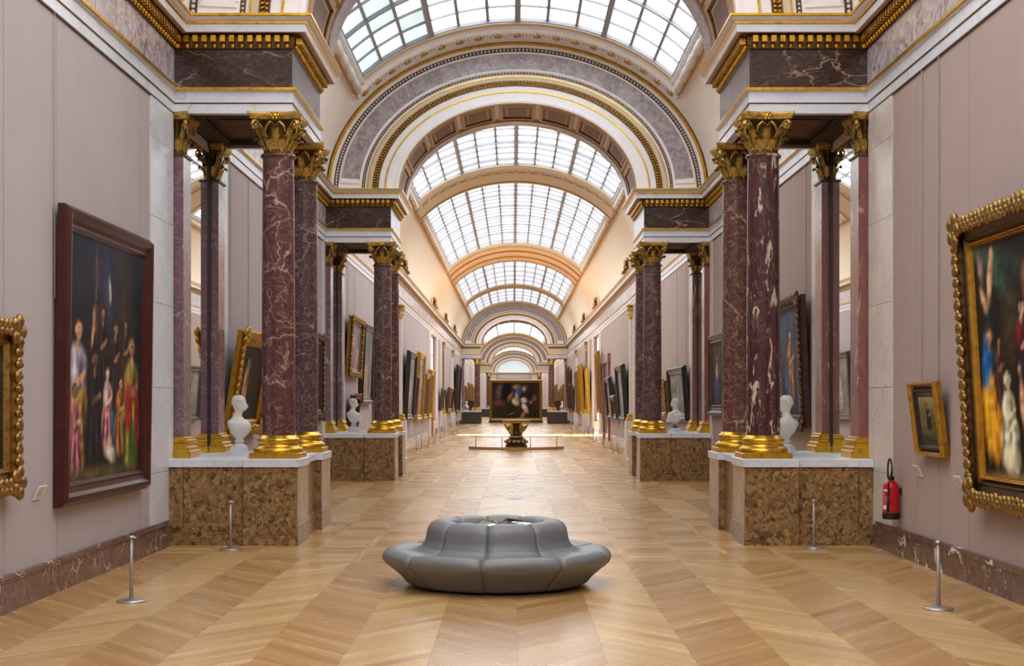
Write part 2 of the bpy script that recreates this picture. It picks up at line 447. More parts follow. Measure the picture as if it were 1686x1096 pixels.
def sheen_tone(n, d):      # sheen by grain direction painted as tone: outward-pointing boards are tanner
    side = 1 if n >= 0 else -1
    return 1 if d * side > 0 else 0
def zone(ya, yb, flip, fine=True, xw=None):
    xw = xw or W
    for n in range(-8, 8):
        x0 = FX0 + n * SW; x1 = x0 + SW
        X0 = max(x0, -xw); X1 = min(x1, xw)
        if X1 - X0 < 0.02: continue
        d = (1 if n % 2 == 0 else -1) * (-1 if flip else 1)
        tn = sheen_tone(n, d); ang = math.atan2(d * TAN, 1)
        if not fine:
            poly = [(X0, ya), (X1, ya), (X1, yb), (X0, yb)]
            k = 10
            for i in range(k):
                a = ya + (yb - ya) * i / k; b = ya + (yb - ya) * (i + 1) / k
                rest.append(([(X0, a), (X1, a), (X1, b), (X0, b)], ang, tn))
            continue
        y = ya - TAN * SW - PIT
        while y < yb:
            poly = chevron(x0, x1, y, d)
            full = X0 == x0 and X1 == x1 and min(p[1] for p in poly) >= ya and max(p[1] for p in poly) <= yb
            if full: cand.append((y, x0, d, tn))
            else:
                q = poly
                for ax, val, gt in ((1, ya, True), (1, yb, False), (0, X0, True), (0, X1, False)):
                    q = clip(q, ax, val, gt)
                    if len(q) < 3: break
                if len(q) >= 3: rest.append((q, ang, tn))
            y += PIT
def cross_band(ya, yb):      # panels of boards laid square across, with narrow borders
    n0 = -8
    rows = max(1, round((yb - ya) / 0.95)); rh = (yb - ya) / rows
    for n in range(-8, 8):
        x0 = max(FX0 + n * SW, -W); x1 = min(FX0 + (n + 1) * SW, W)
        if x1 - x0 < 0.05: continue
        for r in range(rows):
            a = ya + r * rh; b = a + rh
            rest.append(([(x0 + g, a), (x0 + 0.1, a), (x0 + 0.1, b), (x0 + g, b)], PI / 2, 0))
            k = 6
            for i in range(k):
                p = a + 0.1 + (rh - 0.1) * i / k; q = a + 0.1 + (rh - 0.1) * (i + 1) / k
                rest.append(([(x0 + 0.1 + g, p + g), (x1 - g, p + g), (x1 - g, q - g), (x0 + 0.1 + g, q - g)], 0, (n + r) % 2))
            rest.append(([(x0 + 0.1 + g, a + g), (x1 - g, a + g), (x1 - g, a + 0.1 - g), (x0 + 0.1 + g, a + 0.1 - g)], 0, 0))
zone(YB, 19.4, False); cross_band(19.4, 26.6); zone(26.6, 32.0, True); zone(32.0, 37.2, False); cross_band(37.2, 43.6)
ys = [43.6, 55, 67.5, 80, 92]
for i in range(4): zone(ys[i], ys[i + 1], i % 2 == 0, fine=False)
y = 92.0; i = 0
while y < YE: zone(y, min(y + 12, YE), i % 2 == 0, fine=False); y += 12; i += 1
cand.sort(key=lambda b: (0 if (b[0] > 11.0 and abs(b[1] + SW / 2 + 0.12) < (b[0] + 0.6) * 843 / 2300) else 1, b[0]))
near = cand[:300]; far = cand[300:]
bm_cache = {}
for y, x0, d, tn in near:
    if (d, tn) not in bm_cache:
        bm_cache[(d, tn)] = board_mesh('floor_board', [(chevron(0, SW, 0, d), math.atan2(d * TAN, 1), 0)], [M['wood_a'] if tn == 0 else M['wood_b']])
    put('floor_board', bm_cache[(d, tn)], floor, (x0, y, 0))
for y, x0, d, tn in far: rest.append((chevron(x0, x0 + SW, y, d), math.atan2(d * TAN, 1), tn))
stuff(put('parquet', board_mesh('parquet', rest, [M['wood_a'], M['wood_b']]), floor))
for yy in (32.0, 40.4):
    MB().rings([[(-0.2 + FX0, yy, 0.001), (FX0, yy - 0.55, 0.001), (0.2 + FX0, yy, 0.001), (FX0, yy + 0.55, 0.001)],
                [(-0.2 + FX0, yy, 0.004), (FX0, yy - 0.55, 0.004), (0.2 + FX0, yy, 0.004), (FX0, yy + 0.55, 0.004)]], True, True).build('diamond_inlay', M['slate'], floor)

# ------------------------------------------------------------------ walls
wall = {}
WINY = (90.3, 96.3)
for s in (-1, 1):
    b = MB()
    def wx(u): return s * (W - u)
    for (a, c, z0, z1) in ((YB, WINY[0], 0, 8.3), (WINY[1], YE, 0, 8.3), (WINY[0], WINY[1], 6.7, 8.3)):
        b.box(s * W, s * (W + 0.35), a, c, z0 - 0.02, z1)
    wall[s] = tag(b.build('wall_' + SID[s], M['backing']), kind='structure')
# surface zones on each wall
ZN = [('cloth', YB, 20.4), ('marble', 20.4, 21.75), ('marble', 24.98, 25.9), ('cloth', 25.9, 38.8), ('marble', 38.8, 39.35), ('marble', 42.58, 43.9),
      ('cloth', 43.9, 64.0), ('marble', 64.0, 66.2), ('cloth', 66.2, 88.4), ('marble', 88.4, 90.2), ('marble', 96.4, 98.6), ('cloth', 98.6, 101.5), ('marble', 101.5, 106.5),
      ('cloth', 106.5, 119.5), ('marble', 119.5, 121.5), ('cloth', 121.5, 141.5), ('marble', 141.5, 143.2), ('marble', 146.4, 148), ('cloth', 148, 208.5),
      ('marble', 208.5, 210.7), ('marble', 213.9, 216), ('cloth', 216, 276), ('marble', 276, 278.7), ('marble', 281.9, 284)]
SEAM = {-1: [14.55, 16.25, 19.85], 1: [17.0, 18.2, 19.2]}
for s in (-1, 1):
    cl = M['cloth_l'] if s < 0 else M['cloth_r']
    for kind, a, c in ZN:
        if kind == 'cloth':
            if a == YB: cuts = [a, -4, 0, 4, 8, 11.5] + SEAM[s] + [c]
            elif c < 45: cuts = [a, a + 2.05, a + 3.3, a + 5.9, a + 8.3, a + 10.6, c]
            else:
                n = max(1, round((c - a) / 2.4)); cuts = [a + (c - a) * i / n for i in range(n + 1)]
            if a > 66:
                mb = MB()
                for p, q in zip(cuts, cuts[1:]): mb.box(s * W, s * (W - 0.03), p + 0.012, q - 0.012, 0.36, 6.72)
                stuff(mb.build('cloth_panels', cl, wall[s]))
            else:
                for p, q in zip(cuts, cuts[1:]):
                    MB().box(s * W, s * (W - 0.03), p + 0.008, q - 0.008, 0.36, 6.72).build('cloth_panel', cl, wall[s])
        else:
            hs = [0.36, 1.15, 2.42, 3.68, 4.94, 6.1, 6.72]
            mat = M['white'] if s < 0 else M['white_w']
            if a > 66:
                mb = MB()
                for p, q in zip(hs, hs[1:]): mb.box(s * W, s * (W - 0.05), a + 0.01, c - 0.01, p, q - 0.01)
                stuff(mb.build('marble_blocks', mat, wall[s]))
            else:
                for p, q in zip(hs, hs[1:]):
                    MB().box(s * W, s * (W - 0.05), a + 0.004, c - 0.004, p + 0.003, q - 0.003).build('marble_block', mat, wall[s])
    # thin white edge rod beside the cloth
    # baseboards
    b = MB()
    segs = [(YB, 21.4), (25.3, 39.0), (42.9, 90.2), (96.4, 142.8), (146.7, 210.3), (214.2, 278.3), (282.2, YE)]
    for a, c in segs:
        if a < 100:
            n = max(1, round((c - a) / 2.6))
            for i in range(n):
                p = a + (c - a) * i / n; q = a + (c - a) * (i + 1) / n
                b.box(s * W, s * (W - 0.07), p + 0.003, q - 0.003, 0, 0.33)
                b.box(s * W, s * (W - 0.09), p + 0.003, q - 0.003, 0.33, 0.40)
        else: b.box(s * W, s * (W - 0.08), a, c, 0, 0.40)
    tag(b.build('baseboard_' + SID[s], M['base' if s < 0 else 'base_r']), kind='structure')

# end walls
e = MB().box(-W - 0.3, W + 0.3, YB - 0.3, YB, 0, 13).build('wall_back', M['cloth_l']); tag(e, kind='structure')
e = MB(); e.box(-W - 0.3, -1.8, YE, YE + 0.3, 0, 13); e.box(1.8, W + 0.3, YE, YE + 0.3, 0, 13); e.box(-1.8, 1.8, YE, YE + 0.3, 5.2, 13)
e.box(-1.8, 1.8, YE + 0.3, YE + 0.4, 0, 5.2)
e = tag(e.build('wall_far', M['stucco']), kind='structure')

# ------------------------------------------------------------------ entablature (architrave, frieze, cornice) swept along walls and round the piers
IN = 3.57
def path_for(ys_, ye_):
    return [(0.05, ys_), (0.05, ye_)]
def pier_path(Y0):
    u1 = W - IN
    return [(0.05, Y0 - 0.26), (u1, Y0 - 0.26), (u1, Y0 + 2.86), (0.05, Y0 + 2.86)]
full_path = [(0.05, YB)]
for P in PIERS: full_path += pier_path(P)
full_path.append((0.05, YE))
def seg_norm(p, q):
    dx, dy = q[0] - p[0], q[1] - p[1]; L = math.hypot(dx, dy)
    return (dy / L, -dx / L)
def off_pt(i, proj):
    p = full_path[i]; ns = []
    if i > 0: ns.append(seg_norm(full_path[i - 1], p))
    if i < len(full_path) - 1: ns.append(seg_norm(p, full_path[i + 1]))
    if len(ns) == 1: return (p[0] + proj * ns[0][0], p[1] + proj * ns[0][1])
    return (p[0] + proj * (ns[0][0] + ns[1][0]), p[1] + proj * (ns[0][1] + ns[1][1]))
BANDS = [('architrave', 'white', [(-0.14, 6.71), (0, 6.71), (0, 6.855)]),
         ('architrave_bead', 'gold_k', [(0, 6.855), (0.014, 6.86), (0.014, 6.875)]),
         ('upper_fascia', 'white', [(0.014, 6.875), (0.014, 7.04), (0.05, 7.05)]),
         ('gilt_fillet', 'gold', [(0.05, 7.05), (0.075, 7.06), (0.075, 7.10), (0, 7.115)]),
         ('frieze', None, [(0, 7.11), (0, 7.70)]),
         ('egg_bed', 'gold_k', [(0, 7.70), (0.03, 7.71), (0.04, 7.79)]),
         ('dentil_bed', 'gold_k', [(0.04, 7.79), (0.045, 7.90), (0.16, 7.92)]),
         ('corona_soffit', 'brown_l', [(0.13, 7.92), (0.215, 7.92)]),
         ('corona', 'white', [(0.215, 7.92), (0.24, 7.92), (0.24, 8.035)]),
         ('gilt_bead', 'gold', [(0.24, 8.035), (0.265, 8.045), (0.265, 8.07)]),
         ('cyma', 'white_w', [(0.265, 8.07), (0.30, 8.10), (0.33, 8.135)]),
         ('gilt_edge', 'gold', [(0.33, 8.135), (0.35, 8.145), (0.35, 8.18), (-0.2, 8.18)])]
dent_me = MB().box(-0.04, 0.04, -0.045, 0.045, -0.05, 0.05).mesh('dentil', M['gold'])
egg_me = MB().ball((0, 0, 0), (0.042, 0.035, 0.045), 6, 4).mesh('egg', M['gold'], True)
tn_count = 0
for s in (-1, 1):
    for i in range(len(full_path) - 1):
        p, q = full_path[i], full_path[i + 1]
        tn_count += 1
        root = tag(empty('trim_%d' % tn_count, (0, 0, 0)), kind='structure')
        is_wall = abs(p[0] - q[0]) < 1e-6 and p[0] < 0.5
        front = q[0] > p[0] + 0.1
        ym = (p[1] + q[1]) / 2
        if is_wall: fm = 'violet' if ym < 120 else 'cream'
        elif abs(p[0] - q[0]) < 1e-6: fm = 'fr_grey'
        else: fm = 'fr_dark'
        if ym > 120 and not is_wall: fm = 'cream'
        for nm, mt, prof in BANDS:
            mt = mt or fm
            if ym > 60 and nm in ('architrave_bead', 'egg_bed', 'dentil_bed') : mt = 'gold_f'
            R = []
            for k in (i, i + 1):
                row = []
                for pr, z in prof:
                    u, y_ = off_pt(k, pr); row.append((s * (W - u), y_, z))
                R.append(row)
            b = MB(); b.rings(R, closed=False); b.build(nm, M[mt], root)
        # dentils and eggs
        n = seg_norm(p, q); L = math.hypot(q[0] - p[0], q[1] - p[1])
        d = ((q[0] - p[0]) / L, (q[1] - p[1]) / L)
        dj = MB(); ej = MB(); any_joined = False
        pitch = 0.14
        if ym > 60: continue
        a0, a1 = 0.0, L
        c = int((a1 - a0) / pitch); 
        for k in range(c):
            a = a0 + (k + 0.5) * (a1 - a0) / c
            for proj, z, me_, nm in ((0.10, 7.845, dent_me, 'dentil'), (0.05, 7.75, egg_me, 'egg')):
                u = p[0] + d[0] * a + n[0] * proj; y_ = p[1] + d[1] * a + n[1] * proj
                x = s * (W - u)
                single = (p[1] < 26 and y_ > 18.6) 
                if single:
                    if not (i == 3): put(nm, me_, root, (x, y_, z), (0, 0, PI / 2 if abs(d[0]) < 0.5 else 0))
                elif y_ > 15:
                    tgt = dj if nm == 'dentil' else ej
                    if nm == 'dentil':
                        hx, hy = (0.045, 0.04) if abs(d[0]) < 0.5 else (0.04, 0.045)
                        tgt.box(x - hx, x + hx, y_ - hy, y_ + hy, z - 0.05, z + 0.05)
                    else: tgt.ball((x, y_, z), 0.04, 5, 3)
        if dj.v: stuff(dj.build('dentils', M['gold'], root)); stuff(ej.build('eggs', M['gold'], root))
        if is_wall:   # dark strip painted in as the shadow line where cloth meets architrave
            MB().box(s * (W - 0.03), s * (W - 0.055), p[1], q[1], 6.69, 6.71).build('shadow_line_strip', M['gold_k'], root)

# ------------------------------------------------------------------ column pieces
def acanthus(h, w, curl, lean):
    """leaf in local coords: base at origin, grows +z, bends toward +x"""
    b = MB(); R = []; n = 9
    for i in range(n + 1):
        t_ = i / n
        if t_ < 0.7: x = lean * t_ ** 2; z = h * t_ / 0.7 * 0.93
        else:
            a = (t_ - 0.7) / 0.3 * 2.6; x = lean * 0.49 + curl * (1 - math.cos(a)) ; z = h * 0.93 + curl * math.sin(a)
        wd = w * (0.62 + 0.5 * math.sin(PI * min(t_ * 1.05, 1))) * (1 + 0.25 * max(0, t_ - 0.65) / 0.35 - 0.5 * max(0, t_ - 0.9) / 0.1)
        wd *= 1 + (0.14 if i % 2 else -0.10)
        row = []
        for k, f in enumerate((-1, -0.55, 0, 0.55, 1)):
            rid = (0.018, -0.004, 0.014, -0.004, 0.018)[k]
            row.append((x + (0.012 - rid) * (1 if k in (0, 4) else -1) * 0.6 - abs(f) * 0.02, f * wd, z - (0.02 if k in (0, 4) else 0)))
        R.append(row)
    back = [[(x - 0.02, y_, z - 0.012) for x, y_, z in r] for r in R]
    b.rings([r + list(reversed(bk)) for r, bk in zip(R, back)], True, True)
    return b
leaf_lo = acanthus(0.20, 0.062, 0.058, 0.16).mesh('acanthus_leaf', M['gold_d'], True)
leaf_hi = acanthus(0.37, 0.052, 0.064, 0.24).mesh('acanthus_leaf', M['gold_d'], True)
def volute():
    b = MB(); pts = []; rad = []
    # stalk rising from the bell, then a spiral at the corner, in x-z plane
    for i in range(7):
        t_ = i / 6; pts.append((0.24 + 0.20 * t_ ** 1.6, 0, 0.27 + 0.24 * t_)); rad.append(0.022)
    for i in range(1, 20):
        a = i / 19 * 2.2 * PI; r = 0.075 * (1 - 0.8 * i / 19)
        pts.append((0.44 + 0.0 + r * math.sin(a) , 0, 0.435 + r * math.cos(a))); rad.append(0.022 * (1 - 0.4 * i / 19))
    b.tube(pts, rad, 6)
    b.v = [(x, y_ * 2.0, z) for x, y_, z in b.v]
    b.tube([(0.44, -0.04, 0.435), (0.44, 0.04, 0.435)], 0.024, 8)
    return b
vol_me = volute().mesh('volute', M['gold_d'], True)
def abacus():
    b = MB(); n = 6
    def outline(h, cc):
        pts = []
        for q in range(4):
            for k in range(n + 1):
                f = -1 + 2 * k / n; x = h * 0.94 * f; y_ = -(h - 0.055 * (1 - f * f) * 1.3)
                a = q * PI / 2; pts.append((x * math.cos(a) - y_ * math.sin(a), x * math.sin(a) + y_ * math.cos(a)))
        return pts
    R = []
    for h, z in ((0.385, 0.53), (0.395, 0.56), (0.405, 0.565), (0.42, 0.60), (0.42, 0.635)):
        R.append([(x, y_, z) for x, y_ in outline(h, 0)])
    b.rings(R, True, True); return b
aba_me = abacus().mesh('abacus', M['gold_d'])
bell_me = MB().lathe([(0.25, 0), (0.262, 0.02), (0.225, 0.04), (0.212, 0.3), (0.235, 0.42), (0.30, 0.52), (0.31, 0.54)], 20).mesh('capital', M['gold_bell_shade'], True)
fb = MB(); fb.ball((0, 0, 0), (0.045, 0.03, 0.045), 8, 5)
for k in range(6): fb.ball((0.05 * math.cos(k * PI / 3), 0, 0.05 * math.sin(k * PI / 3)), (0.026, 0.02, 0.026), 6, 4)
flo_me = fb.mesh('flower', M['gold'], True)
hb = MB()
for k in (-1, 1):
    hb.tube([(k * 0.16, 0, -0.16), (k * 0.13, -0.01, -0.06), (k * 0.07, -0.02, 0.0), (k * 0.03, -0.015, -0.03), (k * 0.05, -0.01, -0.06)], [0.014, 0.018, 0.02, 0.016, 0.01], 6)
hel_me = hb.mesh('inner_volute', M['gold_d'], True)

def capital_detail(parent, z):
    cp = put('capital', bell_me, parent, (0, 0, z))
    for k in range(8):
        a = k * PI / 4 + PI / 8
        put('acanthus_leaf', leaf_lo, cp, (0.232 * math.cos(a), 0.232 * math.sin(a), 0.03), (0, 0, a))
    for k in range(8):
        a = k * PI / 4
        put('acanthus_leaf', leaf_hi, cp, (0.222 * math.cos(a), 0.222 * math.sin(a), 0.03), (0, 0, a))
    for k in range(4):
        put('volute', vol_me, cp, (0, 0, 0), (0, 0, PI / 4 + k * PI / 2))
        a = k * PI / 2
        put('flower', flo_me, cp, (0.36 * math.sin(a), -0.36 * math.cos(a), 0.575), (0, 0, a))
        put('inner_volute', hel_me, cp, (0.30 * math.sin(a), -0.30 * math.cos(a), 0.49), (0, 0, a))
    put('abacus', aba_me, cp)
    return cp
# merged low-detail capital for distant columns
mc = MB(); mc.lathe([(0.25, 0), (0.24, 0.04), (0.29, 0.16), (0.25, 0.2), (0.32, 0.36), (0.28, 0.4), (0.40, 0.53)], 12)
for k in range(8):
    a = k * PI / 4; mc.ball((0.31 * math.cos(a), 0.31 * math.sin(a), 0.19), 0.05, 5, 3); mc.ball((0.35 * math.cos(a + .4), 0.35 * math.sin(a + .4), 0.38), 0.055, 5, 3)
for k in range(4):
    a = k * PI / 2 + PI / 4; mc.ball((0.46 * math.cos(a), 0.46 * math.sin(a), 0.46), 0.07, 5, 4)
mc.box(-0.41, 0.41, -0.41, 0.41, 0.55, 0.635)
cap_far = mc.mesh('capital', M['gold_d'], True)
ZS = 1.327
base_prof = [(0.385, 0.0), (0.39, 0.02), (0.375, 0.075), (0.34, 0.08), (0.315, 0.11), (0.305, 0.14), (0.325, 0.165), (0.335, 0.19), (0.32, 0.22), (0.285, 0.235), (0.272, 0.27)]
base_me = MB().lathe(base_prof, 32).mesh('base', M['gold'], True)
plinth_me = MB().cbox(-0.39, 0.39, -0.39, 0.39, 0, 0.085, 0.008).mesh('plinth', M['gold'])
pr = [(0.27, 0), (0.262, 0.03)]
for k in range(0, 13): pr.append((0.262 - 0.018 * (k / 12) ** 2, 0.06 + 4.34 * k / 12))
pr += [(0.245, 4.42), (0.272, 4.435), (0.28, 4.455), (0.272, 4.475), (0.25, 4.48)]
shaft_me = MB().lathe(pr, 36).mesh('shaft', M['red_a'], True)
def column(s, x, y_, mat, label, detail):
    r = tag(empty('marble_column', (x, y_, ZS)), label, 'column', 'columns of the transverse arches')
    put('plinth', plinth_me, r); put('base', base_me, r, (0, 0, 0.085))
    sh = put('shaft', shaft_me, r, (0, 0, 0.29)); setmat(sh, mat)
    if detail: capital_detail(r, 4.755)
    else: put('capital', cap_far, r, (0, 0, 4.755))
    return r
def halved(me, name):
    m2 = me.copy(); 
    for v in m2.vertices: v.co.x = min(v.co.x, 0.0)
    return m2
bell_h = halved(bell_me, 'b'); aba_h = halved(aba_me, 'a'); capfar_h = halved(cap_far, 'c')
def capital_half(parent, z):
    cp = put('capital', bell_h, parent, (0, 0, z))
    for k in range(8):
        a = k * PI / 4 + PI / 8
        if math.cos(a) < 0: put('acanthus_leaf', leaf_lo, cp, (0.232 * math.cos(a), 0.232 * math.sin(a), 0.03), (0, 0, a))
        a = k * PI / 4
        if math.cos(a) < -0.1: put('acanthus_leaf', leaf_hi, cp, (0.222 * math.cos(a), 0.222 * math.sin(a), 0.03), (0, 0, a))
    for k in (1, 2):
        put('volute', vol_me, cp, (0, 0, 0), (0, 0, PI / 4 + k * PI / 2))
    a = 3 * PI / 2
    put('flower', flo_me, cp, (0.36 * math.sin(a), -0.36 * math.cos(a), 0.575), (0, 0, a))
    put('inner_volute', hel_me, cp, (0.30 * math.sin(a), -0.30 * math.cos(a), 0.49), (0, 0, a))
    put('abacus', aba_h, cp)
    return cp
pil_base = MB()
for h, d, z0, z1 in ((0.36, 0.34, 0, 0.12), (0.34, 0.30, 0.12, 0.18), (0.30, 0.25, 0.18, 0.24), (0.31, 0.27, 0.24, 0.29), (0.285, 0.23, 0.29, 0.33)):
    pil_base.cbox(-d * 0.85, 0.0, -h, h, z0, z1, 0.012)
def rot_for(s): return 0 if s > 0 else PI      # local -x faces the gallery for the right wall
pil_base_me = pil_base.mesh('base', M['gold'])
pil_shaft_me = MB().box(-0.155, 0, -0.26, 0.26, 0.33, 4.72).mesh('shaft', M['pil_l'])
pil_neck_me = MB().box(-0.18, 0, -0.285, 0.285, 4.72, 4.755).mesh('neck', M['brown_wood'])
def pilaster(s, y_, mat, label, detail):
    r = tag(empty('marble_pilaster', (s * (W - 0.035), y_, ZS), rot_for(s)), label, 'pilaster', 'pilasters behind the columns')
    put('base', pil_base_me, r); sh = put('shaft', pil_shaft_me, r); setmat(sh, mat); put('neck', pil_neck_me, r)
    if detail: cp = capital_half(r, 4.755)
    else: cp = put('capital', capfar_h, r, (0, 0, 4.755))
    cp.scale = (0.62, 1.0, 1.0)
    cp.location.x = 0.0
    return r

# ------------------------------------------------------------------ pedestal of a pier
def pedestal(s, Y0, mat, mats, label):
    r = tag(empty('pier_pedestal', (0, 0, 0)), label, 'pedestal', 'stone pedestals of the piers')
    X = lambda a: s * a
    def blk(name, a, b, y0, y1, m):
        MB().cbox(X(a), X(b), y0, y1, 0.33, 1.205, 0.006).build(name, m, r)
        MB().cbox(X(a) - s * 0.018 * (1 if a < b else -1), X(b), y0 - 0.018, y1 + 0.018, 0.0, 0.328, 0.006).build('base_course', m, r)
    ya, yb = Y0 - 0.62, Y0 + 3.2
    blk('end_block', 5.2, W - 0.05, ya, yb, mat)
    blk('middle_panel', 4.27, 5.2, ya + 0.05, yb - 0.05, mat)
    blk('corner_block', 3.44, 4.27, ya, ya + 1.12, mat)
    blk('corner_block', 3.44, 4.27, yb - 1.12, yb, mat)
    blk('side_panel', 3.54, 4.27, ya + 1.12, yb - 1.12, mat)
    # paler slabs facing the nave
    for p, q, u in ((ya + 0.02, ya + 1.10, 3.44), (yb - 1.10, yb - 0.02, 3.44)):
        MB().box(X(u - 0.012), X(u + 0.01), p, q, 0.34, 1.2).build('side_slab', mats, r)
    o = 0.03
    for (a, b_, p, q, nm) in ((5.2, W - 0.05, ya - o, yb + o, 'top_slab'), (4.27, 5.2, ya + 0.05 - o, yb - 0.05 + o, 'top_slab'),
                          (3.44 - o, 4.27, ya - o, ya + 1.12 + o, 'top_slab'), (3.44 - o, 4.27, yb - 1.12 - o, yb + o, 'top_slab'),
                          (3.54 - o, 4.27, ya + 1.12 + o, yb - 1.12 - o, 'top_slab')):
        MB().cbox(X(a), X(b_), p, q, 1.205, ZS, 0.008).build(nm, M['white'], r)
    return r

def soffit(s, Y0):
    r = tag(empty('ceiling_coffer', (0, 0, 0)), 'dark brown coffered soffit between columns on the %s of %s' % (SID[s], PN[PIERS.index(Y0)]), 'soffit', 'coffered soffits under the piers')
    a, b = IN + 0.12, W - 0.05; y0, y1 = Y0 - 0.14, Y0 + 2.74
    MB().box(s * a, s * b, y0, y1, 6.80, 6.86).build('panel', M['soffit'], r)
    for (p, q, c, d) in ((a - .02, b, y0 - .02, y0 + 0.3), (a - .02, b, y1 - 0.3, y1 + .02), (a - .02, a + 0.3, y0 + 0.3, y1 - 0.3), (b - 0.3, b, y0 + 0.3, y1 - 0.3)):
        MB().box(s * p, s * q, c, d, 6.715, 6.80).build('beam', M['soffit'], r)
    i = 0.30
    for (p, q, c, d) in ((a + i, b - i, y0 + i, y0 + i + .04), (a + i, b - i, y1 - i - .04, y1 - i), (a + i, a + i + .04, y0 + i, y1 - i), (b - i - .04, b - i, y0 + i, y1 - i)):
        MB().box(s * p, s * q, c, d, 6.74, 6.80).build('moulding', M['gold_k'], r)
    MB().box(s * (a + .5), s * (b - .5), y0 + .75, y1 - .75, 6.775, 6.80).build('inner_panel', M['soffit_p'], r)

PN = ['the nearest pier', 'the second pier', 'the third pier', 'the fourth pier', 'the farthest pier']
COLM = {(-1, 0): ('red_a', 'red_b'), (1, 0): ('red_c', 'red_d'), (-1, 1): ('red_b', 'red_a'), (1, 1): ('red_b', 'red_b')}
for i, Y0 in enumerate(PIERS):
    for s in (-1, 1):
        side = SID[s]
        ma, mb_ = COLM.get((s, i), ('red_d', 'red_d'))
        det = i < 2
        xc = s * 3.83
        desc = {'red_a': 'dark red marble column with white veins', 'red_b': 'mottled purple-brown marble column', 'red_c': 'dark red column with large white flame patches', 'red_d': 'brown-red veined marble column'}
        column(s, xc, Y0, M[ma], '%s, front %s one at %s' % (desc[ma], side, PN[i]), det)
        column(s, xc, Y0 + 2.6, M[mb_], '%s, rear %s one at %s' % (desc[mb_], side, PN[i]), det)
        pm = M['pil_l'] if s < 0 else M['red_e']
        pilaster(s, Y0, pm, 'flat marble pilaster with gilt capital, front one on the %s wall at %s' % (side, PN[i]), det)
        pilaster(s, Y0 + 2.6, pm, 'flat marble pilaster with gilt capital, rear one on the %s wall at %s' % (side, PN[i]), det)
        pedestal(s, Y0, M['breccia'] if i < 2 else M['breccia_d'], M['breccia_s'] if i < 2 else M['breccia_d'],
                 '%s stone pedestal with white top under the %s columns of %s' % ('golden breccia' if i < 2 else 'dark', side, PN[i]))
        soffit(s, Y0)
        # marble behind pilasters + mirror
        b = MB(); b.box(s * W, s * (W - 0.03), Y0 - 0.33, Y0 + 0.30, ZS, 6.72); b.box(s * W, s * (W - 0.03), Y0 + 2.3, Y0 + 2.92, ZS, 6.72); b.box(s * W, s * (W - 0.03), Y0 + .3, Y0 + 2.3, 6.55, 6.72)
        b.build('pier_lining', M['white'] if s < 0 else M['white_w'], wall[s])
        if i < 3:
            mr = tag(empty('wall_mirror', (s * (W - 0.0), Y0 + 1.3, ZS)), 'tall narrow mirror between the two pilasters on the %s wall at %s' % (side, PN[i]), 'mirror')
            MB().box(0, -s * 0.035, -0.97, 0.97, 0.0, 5.2).build('glass', M['mirror'], mr)
            b = MB(); b.box(0, -s * 0.06, -1.0, -0.955, 0, 5.22); b.box(0, -s * 0.06, 0.955, 1.0, 0, 5.22); b.build('frame', M['black_wood'], mr)

